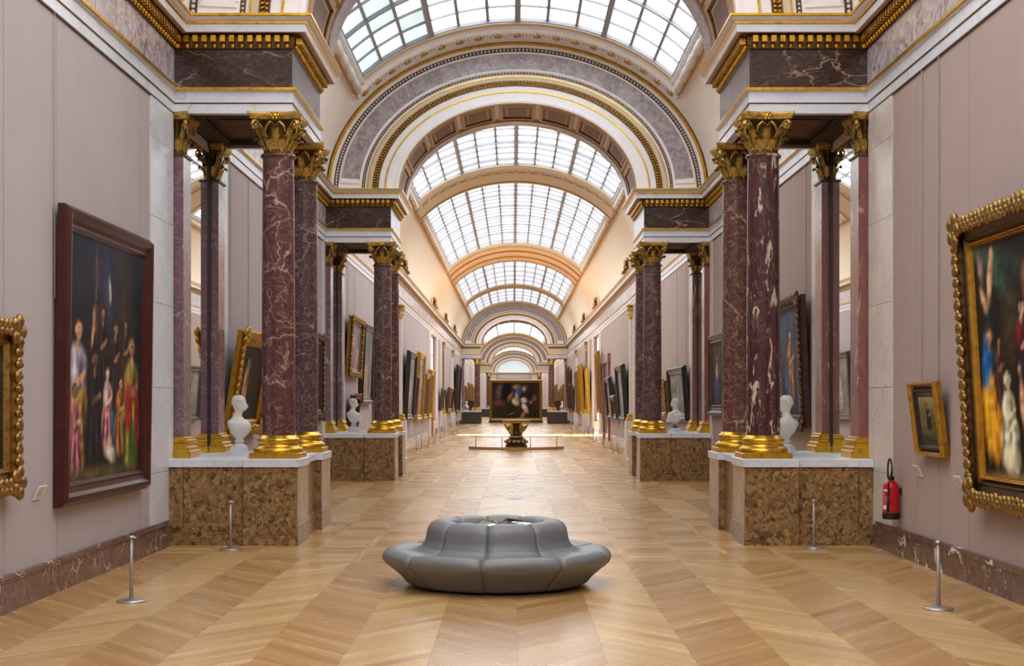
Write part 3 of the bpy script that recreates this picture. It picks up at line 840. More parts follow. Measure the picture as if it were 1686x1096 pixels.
# ------------------------------------------------------------------ arches
AO, BO, AI, BI = 5.33, 4.14, 3.40, 2.51
def ell(f, t_):
    a = AO + (AI - AO) * f; b = BO + (BI - BO) * f
    return (a * math.cos(t_), EZ + b * math.sin(t_))
def ring(f0, f1, y0, y1, n=72, t0=0.0, t1=PI):
    R = []
    for k in range(n + 1):
        t_ = t0 + (t1 - t0) * k / n
        a, b = ell(f0, t_), ell(f1, t_)
        R.append([(a[0], y1, a[1]), (a[0], y0, a[1]), (b[0], y0, b[1]), (b[0], y1, b[1])])
    m = MB(); m.rings(R, True, True); return m
def arch(i, Y0):
    r = tag(empty('ceiling_arch', (0, 0, 0)), kind='structure')
    y0, y1 = Y0 - 0.25, Y0 + 2.85
    n = 72 if i < 3 else 36
    seg = n
    ring(0.0, 1.0, y0, y1, n).build('archivolt', M['stucco'], r, True, auto=40)
    for yy, sg in ((y0, -1),) + (((y1, 1),) if i == 0 else ()):
        def rb(f0, f1, th, name, mat, t0=0.0, t1=PI):
            ring(f0, f1, yy + sg * th, yy, seg, t0, t1).build(name, M[mat], r, True, auto=40)
        rb(-0.01, 0.03, 0.09, 'gilt_rim', 'gold'); rb(0.03, 0.065, 0.06, 'outer_moulding', 'stucco')
        rb(0.155, 0.175, 0.035, 'panel_border', 'stucco', 0.08, PI - 0.08); rb(0.445, 0.465, 0.035, 'panel_border', 'stucco', 0.08, PI - 0.08)
        rb(0.178, 0.442, 0.012, 'marble_panel', 'grey', 0.095, PI - 0.095)
        rb(0.565, 0.58, 0.05, 'gilt_line', 'gold'); rb(0.58, 0.64, 0.035, 'cream_band', 'cream')
        rb(0.64, 0.73, 0.04, 'leaf_bed', 'gold_k'); rb(0.82, 0.84, 0.03, 'gilt_line', 'gold')
        rb(0.97, 1.0, 0.02, 'inner_edge', 'stucco')
        rb(0.16, 0.46, 0.03, 'panel_end', 'stucco', 0.055, 0.075); rb(0.16, 0.46, 0.03, 'panel_end', 'stucco', PI - 0.075, PI - 0.055)
        rb(0.0, 1.0, 0.10, 'spring_block', 'cream', 0.0, 0.018); rb(0.0, 1.0, 0.10, 'spring_block', 'cream', PI - 0.018, PI)
        if i < 3:
            rb(0.075, 0.14, 0.008, 'chain_bed', 'gold_k'); rb(0.485, 0.53, 0.008, 'chain_bed', 'gold_k')
            m = MB(); N = 150
            for k in range(N):
                t_ = PI * (k + 0.5) / N; x, z = ell(0.108, t_); m.ball((x, yy + sg * 0.02, z), (0.035, 0.025, 0.035), 5, 3)
                x, z = ell(0.508, t_); m.ball((x, yy + sg * 0.02, z), (0.022, 0.02, 0.022), 5, 3)
            stuff(m.build('bead_chain', M['white'], r, True))
            m = MB(); N = 130
            for k in range(N):
                t_ = PI * (k + 0.5) / N; x, z = ell(0.685, t_); tx, tz = -math.sin(t_) * 0.05, math.cos(t_) * 0.05
                x2, z2 = ell(0.655, t_ + 0.008); x3, z3 = ell(0.715, t_ + 0.008)
                yq = yy + sg * 0.055
                m.tube([(x, yq, z), (x2, yq + sg * 0.01, z2)], [0.012, 0.03], 4); m.tube([(x, yq, z), (x3, yq + sg * 0.01, z3)], [0.012, 0.03], 4)
            stuff(m.build('leaf_garland', M['gold'], r, True))
    # soffit: coffers
    NC = 9
    th = 0.07
    for k in range(NC):
        ta = PI * (k + 0.06) / NC; tb = PI * (k + 0.94) / NC
        def sring(name, mat, ta, tb, ya, yb, rise):
            R = []; nn = 8
            for q in range(nn + 1):
                t_ = ta + (tb - ta) * q / nn; x, z = ell(1.0, t_); nx, nz = -math.cos(t_), -math.sin(t_)
                R.append([(x, ya, z), (x + nx * rise, ya, z + nz * rise), (x + nx * rise, yb, z + nz * rise), (x, yb, z)])
            m = MB(); m.rings(R, True, True)
            return m.build(name, M[mat], cof, auto=40, smooth=True)
        if k == 0: pass
        cof = MB()
        R = []; nn = 8; ya, yb = y0 + 0.28, y1 - 0.85
        for q in range(nn + 1):
            t_ = ta + (tb - ta) * q / nn; x, z = ell(1.0, t_); nx, nz = -math.cos(t_), -math.sin(t_)
            R.append([(x, ya, z), (x + nx * .012, ya, z + nz * .012), (x + nx * .012, yb, z + nz * .012), (x, yb, z)])
        cof.rings(R, True, True); cof = cof.build('coffer', M['brown'], r, True, auto=40)
        if i < 3:
            dt = tb - ta
            sring('frame_rail', 'brown_l', ta, tb, ya, ya + 0.12, 0.06); sring('frame_rail', 'brown_l', ta, tb, yb - 0.12, yb, 0.06)
            sring('frame_stile', 'brown_l', ta, ta + dt * 0.09, ya + 0.12, yb - 0.12, 0.06); sring('frame_stile', 'brown_l', tb - dt * 0.09, tb, ya + 0.12, yb - 0.12, 0.06)
            sring('inner_rail', 'gold_k', ta + dt * 0.09, tb - dt * 0.09, ya + 0.12, ya + 0.16, 0.04); sring('inner_rail', 'gold_k', ta + dt * 0.09, tb - dt * 0.09, yb - 0.16, yb - 0.12, 0.04)
            if i < 2:
                sring('raised_field', 'brown_l', ta + dt * 0.18, tb - dt * 0.18, ya + 0.32, yb - 0.32, 0.03)
                sring('field_panel', 'brown', ta + dt * 0.23, tb - dt * 0.23, ya + 0.42, yb - 0.42, 0.038)
    def band(name, mat, ya, yb, rise):
        R = []
        for q in range(n + 1):
            t_ = PI * q / n; x, z = ell(1.0, t_); nx, nz = -math.cos(t_), -math.sin(t_)
            R.append([(x, ya, z), (x + nx * rise, ya, z + nz * rise), (x + nx * rise, yb, z + nz * rise), (x, yb, z)])
        m = MB(); m.rings(R, True, True); m.build(name, M[mat], r, True, auto=40)
    band('soffit_edge', 'stucco', y0 + 0.0, y0 + 0.16, 0.03); band('gilt_line', 'gold', y0 + 0.16, y0 + 0.2, 0.04)
    band('gilt_line', 'gold', y1 - 0.78, y1 - 0.72, 0.05); band('marble_band', 'grey', y1 - 0.70, y1, 0.08)
    for sgn in (-1, 1):     # fill between arch haunch and wall line, down to the cornice
        MB().box(sgn * AI, sgn * (W + .2), y0 + 0.02, y1 - 0.02, 8.02, 8.165).build('spring_course', M['stucco'], r)
for i, Y0 in enumerate(PIERS): arch(i, Y0)

# ------------------------------------------------------------------ vault
def vp(t_, off=0.0): return ((EA + off) * math.cos(t_), EZ + (EBB + off) * math.sin(t_))
TF = math.radians(35.0); TG = math.radians(40.0)
def vault_strip(ya, yb, t0, t1, n, off0=0.0, off1=0.25, name='vault', mat='plaster', parent=None):
    R = []
    for k in range(n + 1):
        t_ = t0 + (t1 - t0) * k / n; a = vp(t_, off0); b = vp(t_, off1)
        R.append([(a[0], ya, a[1]), (a[0], yb, a[1]), (b[0], yb, b[1]), (b[0], ya, b[1])])
    m = MB(); m.rings(R, True, True); return m.build(name, M[mat], parent, True, auto=40)
vr = tag(empty('ceiling'), kind='structure')
edges = [YB]
for _, _, a, b in SKY:
    far_ = a > 60; pm = 'plaster_far' if far_ else 'plaster'
    vault_strip(a, b, 0, TF, 14, name='haunch', mat=pm, parent=vr); vault_strip(a, b, PI - TF, PI, 14, name='haunch', mat=pm, parent=vr)
    edges += [a, b]
edges.append(YE)
for k in range(0, len(edges), 2):
    a, b = edges[k], edges[k + 1]
    if b - a < 0.05: continue
    sub = []
    ins = [(P - 0.2, P + 2.8) for P in PIERS if P > a and P < b]
    if ins: sub = [(a, ins[0][0]), (ins[0][1], b)]
    else: sub = [(a, b)]
    for p, q in sub:
        if q - p > 0.05: vault_strip(p, q, 0, PI, 48, name='vault_band', mat='plaster_far' if a > 60 else 'plaster', parent=vr)
    if ins: vault_strip(ins[0][0], ins[0][1], 0, PI, 32, off0=0.02, name='vault_band', mat='stucco', parent=vr)
# transverse ribs where two skylights meet
def rib_lines(ys_, mat='fillet', w_=0.14):
    for yy in ys_: vault_strip(yy, yy + w_, TF, PI - TF, 48, -0.075, -0.032, 'rib_fillet', mat, vr)
for (ya, yb, mat, lines) in ((61.05, 64.4, 'cream', (61.3, 63.9)), (90.35, 100.3, 'ochre', (90.6, 93.1, 93.6, 96.6, 97.1, 99.9)), (120.9, 124.1, 'ochre', (121.2, 123.5)), (173.3, 177.7, 'ochre', (173.6, 177.2)), (240.3, 245.7, 'ochre', (240.6, 245.2))):
    vault_strip(ya, yb, TF, PI - TF, 48, -0.035, -0.002, 'transverse_rib', mat, vr); rib_lines(lines)
    for t_ in (TF, PI - TF): vault_strip(ya, yb, t_ - 0.012, t_ + 0.012, 1, -0.11, -0.036, 'rib_end', 'fillet', vr)

# ------------------------------------------------------------------ skylights
def skylight(idx, lod, ya, yb):
    r = tag(empty('window_%d' % (idx + 1), (0, 0, 0)), kind='structure')
    ncol = 12; nrow = max(3, round((yb - ya - 0.6) / 1.3)); y0, y1 = ya + 0.3, yb - 0.3
    dt = (PI - 2 * TG) / ncol; dy = (y1 - y0) / nrow
    OFF = 0.16
    def sect(t0, t1, p, q, o0, o1, n=1, mi=0, mb=None):
        R = []
        for k in range(n + 1):
            t_ = t0 + (t1 - t0) * k / n; a = vp(t_, o0); b = vp(t_, o1)
            R.append([(a[0], p, a[1]), (a[0], q, a[1]), (b[0], q, b[1]), (b[0], p, b[1])])
        mb = mb or MB(); mb.rings(R, True, True); return mb
    singles = idx in (1, 2)
    pj = {}
    for c in range(ncol):
        cached = None
        for w in range(nrow):
            t0 = TG + c * dt + 0.003; t1 = TG + (c + 1) * dt - 0.003
            # thick=one flat box; emissive underside only
            mat = 'pane'
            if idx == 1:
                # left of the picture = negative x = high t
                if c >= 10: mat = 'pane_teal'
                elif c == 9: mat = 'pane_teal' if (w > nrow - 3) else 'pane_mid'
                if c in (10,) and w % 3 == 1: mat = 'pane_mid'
            a0, a1 = vp(t0, OFF), vp(t1, OFF); b0, b1 = vp(t0, OFF + .02), vp(t1, OFF + .02)
            p, q = y0 + w * dy + 0.01, y0 + (w + 1) * dy - 0.01
            if singles and (idx == 1 or w < 8):
                if cached is None:
                    m = MB(); m.add([(a0[0], 0, a0[1]), (a0[0], q - p, a0[1]), (a1[0], q - p, a1[1]), (a1[0], 0, a1[1]), (b0[0], 0, b0[1]), (b0[0], q - p, b0[1]), (b1[0], q - p, b1[1]), (b1[0], 0, b1[1])],
                                    [(0, 1, 2, 3)], 0)
                    m.f += [(7, 6, 5, 4), (0, 4, 5, 1), (1, 5, 6, 2), (2, 6, 7, 3), (3, 7, 4, 0)]; m.m += [1] * 5
                    cached = m.mesh('pane', [M['pane'], M['pane_top']])
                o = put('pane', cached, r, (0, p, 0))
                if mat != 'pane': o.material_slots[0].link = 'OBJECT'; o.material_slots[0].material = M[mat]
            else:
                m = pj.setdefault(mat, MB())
                m.add([(a0[0], p, a0[1]), (a0[0], q, a0[1]), (a1[0], q, a1[1]), (a1[0], p, a1[1])], [(0, 1, 2, 3)], 0)
    for k_, m in pj.items(): stuff(m.build('panes', M[k_], r))
    # glazing bars
    bar = 'bar' if idx != 1 else 'bar'
    for c in range(ncol + 1):
        thick = c % 3 == 0
        t_ = TG + c * dt; hw = 0.014 if thick else 0.0075
        if idx > 1: hw *= 1.1
        sect(t_ - hw, t_ + hw, y0, y1, OFF - (0.12 if thick else 0.06), OFF - 0.005).build('mullion', M['bar'], r)
    if lod < 3:
        for w in range(nrow + 1):
            thick = w % 3 == 0
            hh = 0.055 if thick else 0.032
            yy = y0 + w * dy
            sect(TG, PI - TG, yy - hh, yy + hh, OFF - ((0.10 if thick else 0.06) if idx == 1 else (0.13 if thick else 0.085)), OFF - 0.005, 24).build('glazing_bar', M['bar'], r)
    # frame: side borders, roll garland, end bands
    for t0, t1, sg in ((TF, TG, 1), (PI - TG, PI - TF, -1)):
        sect(t0, t1, ya, yb, -0.02, OFF + 0.02, 2).build('side_frame', M['stucco'], r)
        tm = t0 + (t1 - t0) * (0.27 if sg > 0 else 0.73)
        tb = t0 + (t1 - t0) * (0.03 if sg > 0 else 0.97)
        sect(tb - 0.009, tb + 0.009, ya, yb, -0.12, 0.0).build('gilt_edge', M['fillet'], r)
        if lod < 3:
            n = round((yb - ya) / 1.3)
            x, z = vp(tm, -0.06)
            L = (yb - ya) / n
            roll = MB(); k = 10
            R = [[(0.11 * q_ * math.cos(2 * PI * j / k), yy, 0.11 * q_ * math.sin(2 * PI * j / k)) for j in range(k)]
                 for yy, q_ in ((0, .55), (0.03, .95), (L * .3, 1.2), (L * .7, 1.2), (L - .16, .95), (L - .11, .55), (L - .10, 1.1), (L - .05, 1.1), (L - .03, .5), (L, .5))]
            roll.rings(R, True, True)
            if idx < 3:
                me = roll.mesh('garland_roll', M['white_w'], True)
                for q in range(n): put('garland_roll', me, r, (x, ya + q * L, z))
            else:
                j = MB()
                for q in range(n): j.add([(a + x, b + ya + q * L, c_ + z) for a, b, c_ in roll.v], roll.f)
                stuff(j.build('garland', M['cream'], r, True))
            # pierced strip
            ts = t0 + (t1 - t0) * (0.78 if sg > 0 else 0.22)
            sect(ts - 0.010, ts + 0.010, ya + .1, yb - .1, -0.035, -0.02).build('pierced_bed', M['brown_wood'], r)
            j = MB(); nn = int((yb - ya) / (0.16 if idx < 2 else 0.32))
            for q in range(nn):
                yy = ya + .15 + (yb - ya - .3) * q / nn
                sect(ts - 0.011, ts + 0.011, yy, yy + (0.07 if idx < 2 else 0.14), -0.05, -0.03, 1, 0, j)
            stuff(j.build('pierced_bars', M['stucco'], r))
    for yy0, yy1 in ((ya, ya + 0.3), (yb - 0.3, yb)):
        sect(TG, PI - TG, yy0, yy1, 0.02, OFF + 0.03, 32).build('end_frame', M['cream'], r, True, auto=40)
    return r
for idx, lod, a, b in SKY: skylight(idx, lod, a, b)
# ornamented band with gilded shells at the far end of each near skylight
for (yy, nm, far_) in ((37.95, 'shell', False), (60.45, 'shell', True), (25.05, 'shell', False), (89.75, 'shell', True)):
    b = MB(); n = 60
    R = []
    for k in range(n + 1):
        t_ = TF + (PI - 2 * TF) * k / n
        row = []
        for dy_, off in ((0.0, 0.0), (0.05, -0.06), (0.15, -0.085), (0.42, -0.085), (0.52, -0.06), (0.57, 0.0)):
            x, z = vp(t_, off); row.append((x, yy + dy_, z))
        R.append(row)
    b.rings(R, closed=False)
    r = b.build('ceiling_garland', M['stucco'] if not far_ else M['cream'], None, True)
    tag(r, kind='structure')
    N = 19
    sh = MB()
    for q in range(5):
        a = -0.7 + 1.4 * q / 4; sh.tube([(0, -0.14, 0), (math.sin(a) * 0.13, -0.14 + math.cos(a) * 0.27, -0.03)], [0.012, 0.032], 5)
    sh_me = sh.mesh('gilt_shell', M['gold'], True)
    lf = MB()
    for q in range(12):
        lf.ball((-0.25 + 0.5 * q / 11, 0.05 * (1 if q % 2 else -1), -0.015), (0.035, 0.06, 0.03), 5, 3)
    lf_me = lf.mesh('leaf_relief', M['white_w'], True)
    for k in range(N):
        t_ = TF + (PI - 2 * TF) * (k + 0.5) / N
        x, z = vp(t_, -0.095)
        nrm = math.atan2(EA * math.sin(t_), EBB * math.cos(t_))
        rot = Matrix.Rotation(-(math.atan2(math.sin(t_) * EA, math.cos(t_) * EBB) - PI / 2), 4, 'Y')
        o = put('gilt_shell', sh_me, r, (x, yy + 0.28, z)); o.rotation_euler = rot.to_euler()
        t2 = TF + (PI - 2 * TF) * (k + 1.0) / N
        if k < N - 1:
            x, z = vp(t2, -0.09); rot2 = Matrix.Rotation(-(math.atan2(math.sin(t2) * EA, math.cos(t2) * EBB) - PI / 2), 4, 'Y')
            o = put('leaf_relief', lf_me, r, (x, yy + 0.28, z)); o.rotation_euler = rot2.to_euler()
# far lunette
r = tag(empty('window_%d' % (len(SKY) + 1)), kind='structure')
m = MB(); pts = [(3.4 * math.cos(PI * k / 32), EZ + 2.9 * math.sin(PI * k / 32)) for k in range(33)]
m.rings([[(x, 283.2, z) for x, z in pts], [(x, 283.3, z) for x, z in pts]], True, True); m.build('lunette_glass', M['lunette'], r)
MB().box(-IN, IN, 283.0, 283.5, 7.0, 8.17).build('lunette_sill', M['stucco'], r)
MB().box(-IN, IN, 282.9, 283.0, 7.85, 8.2).build('gilt_sill', M['gold_f'], r)

# ------------------------------------------------------------------ side windows at mid-length and doors
wn = len(SKY) + 2
for s in (-1, 1):
    r = tag(empty('window_%d' % wn), kind='structure'); wn += 1
    a, c = WINY
    for p in (a, (a + c) / 2 - 0.05, c - 0.1):
        MB().box(s * (W + 0.20), s * (W + 0.30), p, p + 0.1, 0.9, 6.7).build('stile', M['white_w'], r)
    for z in (0.9, 2.4, 3.9, 5.4, 6.6):
        MB().box(s * (W + 0.20), s * (W + 0.30), a, c, z, z + 0.08).build('rail', M['white_w'], r)
    MB().box(s * (W + 0.24), s * (W + 0.25), a, c, 0.9, 6.68).build('pane', M['glass'], r)
    MB().box(s * (W - 0.0), s * (W + 0.35), a, c, 0.0, 0.9).build('window_breast', M['white_w'], r)
d = tag(empty('door_1', (-W, 90.9, 0)), kind='structure')
MB().box(0.0, 0.09, -0.5, 1.4, 0.0, 1.9).build('leaf', M['oak_door'], d)
MB().box(0.09, 0.11, -0.3, 1.2, 0.2, 1.7).build('raised_panel', M['oak_door'], d)
d = tag(empty('door_2', (W, 80.2, 0)), kind='structure')
b = MB(); b.box(-0.16, 0, -0.4, 0.4, 0, 4.5); b.box(-0.16, 0, 4.2, 5.0, 0, 4.5); b.box(-0.2, 0, -0.6, 5.2, 4.5, 5.0); b.build('jamb', M['red_e'], d)
MB().box(-0.06, 0, 0.4, 4.2, 0, 4.5).build('leaf', M['brown_wood'], d)

# small gilt pilasters on the wall beyond
for s in (-1, 1):
    for (yy, nm) in ((65.0, 'beyond the second pier'), (104.5, 'just past the side windows'), (120.5, 'in front of the third pier')):
        r = tag(empty('wall_pilaster', (s * (W - 0.045), yy, ZS), rot_for(s)), 'narrow marble pilaster with gilt capital on the %s wall %s' % (SID[s], nm), 'pilaster', 'slim wall pilasters of the far bays')
        MB().box(-0.13, 0, -0.26, 0.26, 0.33, 4.72).build('shaft', M['white_w'] if yy < 100 or yy > 110 else M['gold_f'], r)
        put('base', pil_base_me, r)
        cp = put('capital', capfar_h, r, (0, 0, 4.755)); cp.scale = (0.6, 1, 1)
        MB().cbox(-0.32, 0.0, -0.42, 0.42, -ZS, 0.0, 0.01).build('pedestal', M['white_w'], r)

# ornaments standing on the far cornices
om = MB()
om.ball((0, 0, 0.28), (0.14, 0.1, 0.26), 8, 6); om.ball((0, 0, 0.62), (0.09, 0.09, 0.11), 8, 5)
for k in (-1, 1): om.tube([(0, k * 0.1, 0.40), (0, k * 0.45, 0.62), (0, k * 0.75, 0.52), (0, k * 0.95, 0.60)], [0.08, 0.10, 0.07, 0.02], 6)
om.box(-0.2, 0.2, -0.45, 0.45, 0, 0.1)
om_me = om.mesh('winged_ornament', M['gold_f'], True)
for s in (-1, 1):
    for yy in (65.0, 89.3, 104.5, 120.5):
        o = put('cornice_ornament', om_me, None, (s * (W - 0.32), yy, 8.18))
        tag(o, 'gilded winged ornament on the %s cornice, %s' % (SID[s], {65.0: 'first beyond the second pier', 89.3: 'over the near edge of the side window', 104.5: 'just past the side window', 120.5: 'last before the third pier'}[yy]), 'ornament', 'winged ornaments on the cornices')

# ------------------------------------------------------------------ paintings
def canvas_mesh(w, h, spec, seed=0, res=None):
    nx = res or (90 if w * h > 6 else 36); nz = int(max(8, nx * h / w))
    nz = min(nz, 160)
    u, v = np.meshgrid((np.arange(nx + 1) / nx), (np.arange(nz + 1) / nz))
    asp = w / h
    r_ = np.random.default_rng(seed + 3)
    def sm(n):
        a = r_.random((n + 2, n + 2)); uu = u * n; vv = v * n; iu = np.minimum(uu.astype(int), n); iv = np.minimum(vv.astype(int), n)
        fu = uu - iu; fv = vv - iv; fu = fu * fu * (3 - 2 * fu); fv = fv * fv * (3 - 2 * fv)
        return (a[iv, iu] * (1 - fu) * (1 - fv) + a[iv, iu + 1] * fu * (1 - fv) + a[iv + 1, iu] * (1 - fu) * fv + a[iv + 1, iu + 1] * fu * fv)
    nz1, nz2, nz3 = sm(5), sm(14), sm(34)
    base = np.array(spec['bg'][0], float)[None, None] * (1 - v[..., None]) + np.array(spec['bg'][1], float)[None, None] * v[..., None]
    col = base * (0.65 + 0.7 * nz1[..., None] * 0.6 + 0.25 * nz2[..., None])
    for el in spec['el']:
        cx, cy, rx, ry, rot, c = el[:6]; soft = el[6] if len(el) > 6 else 0.25
        ca, sa = math.cos(math.radians(rot)), math.sin(math.radians(rot))
        dx = (u - cx) * asp + (nz2 - 0.5) * 0.02; dy = v - cy + (nz3 - 0.5) * 0.012
        p = (dx * ca + dy * sa) / rx; q = (-dx * sa + dy * ca) / ry
        d_ = np.sqrt(p * p + q * q)
        m = np.clip((1 + soft - d_) / (2 * soft), 0, 1)[..., None]
        shade = (0.72 + 0.5 * nz3 - 0.25 * p * 0.5 + 0.2 * q * 0.5)[..., None]
        col = col * (1 - m) + np.array(c, float)[None, None] * np.clip(shade, 0.3, 1.3) * m
    col = np.clip(col, 2, 250) / 255.0
    l = np.where(col <= 0.04045, col / 12.92, ((col + 0.055) / 1.055) ** 2.4)
    X = (u - 0.5) * w; Z = v * h
    vs = np.stack([X, np.zeros_like(X), Z], -1).reshape(-1, 3)
    idx = np.arange((nx + 1) * (nz + 1)).reshape(nz + 1, nx + 1)
    fs = np.stack([idx[:-1, :-1], idx[:-1, 1:], idx[1:, 1:], idx[1:, :-1]], -1).reshape(-1, 4)
    me = bpy.data.meshes.new('canvas'); me.from_pydata(vs.tolist(), [], fs.tolist())
    ca_ = me.color_attributes.new('Col', 'FLOAT_COLOR', 'POINT')
    rgba = np.concatenate([l.reshape(-1, 3), np.ones((l.shape[0] * l.shape[1], 1))], 1)
    ca_.data.foreach_set('color', rgba.astype(np.float32).ravel())
    me.materials.append(M['canvas']); me.update(); return me

def fig(u, v0, h, robe, skin=(190, 140, 105), hair=(50, 32, 24), asp=1.0, arm=0, under=None, wd=2.0):
    """a generic robed figure of height h standing at (u, v0)"""
    k = lambda c, f: tuple(min(255, x * f) for x in c)
    un = under or robe
    e = [(u, v0 + 0.28 * h, 0.125 * h * wd, 0.34 * h, 0, robe, 0.12), (u, v0 + 0.63 * h, 0.10 * h * wd, 0.17 * h, 0, un, 0.15)]
    for q in range(5):
        e.append((u + (-0.09 + 0.045 * q) * h * wd / asp, v0 + (0.22 + 0.04 * (q % 2)) * h, 0.012 * h * wd, 0.25 * h, -8 + 5 * q, k(robe, 1.5 if q % 2 else 0.45), 0.7))
    e += [(u - 0.06 * h / asp, v0 + 0.66 * h, 0.02 * h * wd, 0.12 * h, 14, k(un, 1.4), 0.6), (u + 0.07 * h / asp, v0 + 0.62 * h, 0.02 * h * wd, 0.12 * h, -10, k(un, 0.5), 0.6),
          (u + 0.06 * h / asp, v0 + 0.45 * h, 0.13 * h, 0.03 * h, 28, k(robe, 1.25), 0.4),
          (u, v0 + 0.79 * h, 0.03 * h * 1.4, 0.045 * h, 0, skin, 0.2),
          (u, v0 + 0.905 * h, 0.058 * h * 1.75, 0.072 * h, 0, hair, 0.15), (u + 0.012 * h / asp, v0 + 0.89 * h, 0.040 * h * 1.85, 0.055 * h, 0, skin, 0.15),
          (u + 0.026 * h / asp, v0 + 0.895 * h, 0.018 * h, 0.035 * h, 0, k(skin, 1.15), 0.6), (u + 0.006 * h / asp, v0 + 0.90 * h, 0.020 * h, 0.006 * h, 0, k(skin, 0.35), 0.5), (u + 0.012 * h / asp, v0 + 0.865 * h, 0.014 * h, 0.005 * h, 0, k(skin, 0.5), 0.5)]
    if arm: e += [(u + arm * 0.13 * h / asp, v0 + 0.80 * h, 0.034 * h, 0.15 * h, -arm * 30, skin, 0.2)]
    else: e += [(u + 0.05 * h / asp, v0 + 0.56 * h, 0.13 * h, 0.03 * h, 20, skin, 0.2), (u + 0.16 * h / asp, v0 + 0.60 * h, 0.035 * h, 0.03 * h, 0, k(skin, 1.1), 0.3)]
    return e
def rail_frame(w, h, fw, dp, prof=None):
    """outer size w,h; profile across the width: (fraction inward, depth)"""
    prof = prof or [(0, 0), (0, 0.55), (0.12, 0.75), (0.2, 1.0), (0.4, 0.95), (0.55, 0.7), (0.75, 0.6), (0.85, 0.68), (1.0, 0.35), (1.0, 0.0)]
    R = []
    for f, d_ in prof:
        i = f * fw
        R.append([(-w / 2 + i, -d_ * dp, i), (w / 2 - i, -d_ * dp, i), (w / 2 - i, -d_ * dp, h - i), (-w / 2 + i, -d_ * dp, h - i)])
    b = MB(); b.rings(R + [R[0]]); return b
def carving(w, h, fw, dp, step, dense=2):
    b = MB(); rr = random.Random(int(w * 100))
    for side in range(4):
        L = w if side % 2 == 0 else h
        n = max(2, int(L / step))
        for k in range(n):
            for j in range(dense):
                a = (k + 0.5 + 0.3 * (j % 2)) / n * L; i = fw * (0.12 + 0.32 * j / max(1, dense - 1))
                sz = step * (0.42 if j != 0 else 0.5) * (0.8 + 0.4 * rr.random())
                if side == 0: p = (-w / 2 + a, i)
                elif side == 1: p = (w / 2 - i, a)
                elif side == 2: p = (-w / 2 + a, h - i)
                else: p = (-w / 2 + i, a)
                b.ball((p[0], -dp * 0.95, p[1]), (sz * (0.7 + .5 * rr.random()), 0.035, sz * (0.7 + .5 * rr.random())), 6, 4)
    for cx in (-1, 1):
        for cz in (0, 1):
            for j in range(5):
                a = j * 2 * PI / 5
                b.ball((cx * (w / 2 - fw * .4) + 0.45 * fw * math.cos(a), -dp, cz * h + (fw * .4 if cz == 0 else -fw * .4) + 0.45 * fw * math.sin(a)), (fw * .3, 0.045, fw * .3), 6, 4)
    return b
def painting(s, ya, yb, z0, z1, fw, mat, spec, label, lean=0.0, dp=0.10, carve=None, u0=0.04, cmat=None, group=None, name='framed_painting', liner=None, lw=0, seed=0):
    """s=-1 left wall, 1 right wall; ya..yb outer frame along the wall"""
    w, h = yb - ya, z1 - z0
    lean_r = math.atan2(lean, h)
    r = empty(name, (s * (W - u0), (ya + yb) / 2, z0)); r.rotation_euler = (lean_r, 0, PI / 2 if s < 0 else -PI / 2)
    tag(r, label, 'painting', group)
    rail_frame(w, h, fw, dp).build('frame', M[mat], r)
    if liner: 
        rail_frame(w - 2 * fw, h - 2 * fw, lw or fw * 0.22, dp * 0.7).build('gilt_liner', M[liner], r, loc=(0, 0, fw))
        fi = fw * 0.95 + (lw or fw * 0.22)
    else: fi = fw * 0.95
    c = put('canvas', canvas_mesh(w - 2 * fi, h - 2 * fi, spec, seed), r, (0, -dp * 0.35, fi))
    MB().box(-w / 2 + .02, w / 2 - .02, -dp * 0.25, 0.0, 0.02, h - .02).build('backing_board', M['brown_wood'], r)
    if carve: stuff(carving(w, h, fw, dp, carve, 3).build('carving', M[cmat or mat], r, True))
    return r
dark = ((34, 26, 24), (40, 42, 52))
A = 4.1 / 3.4
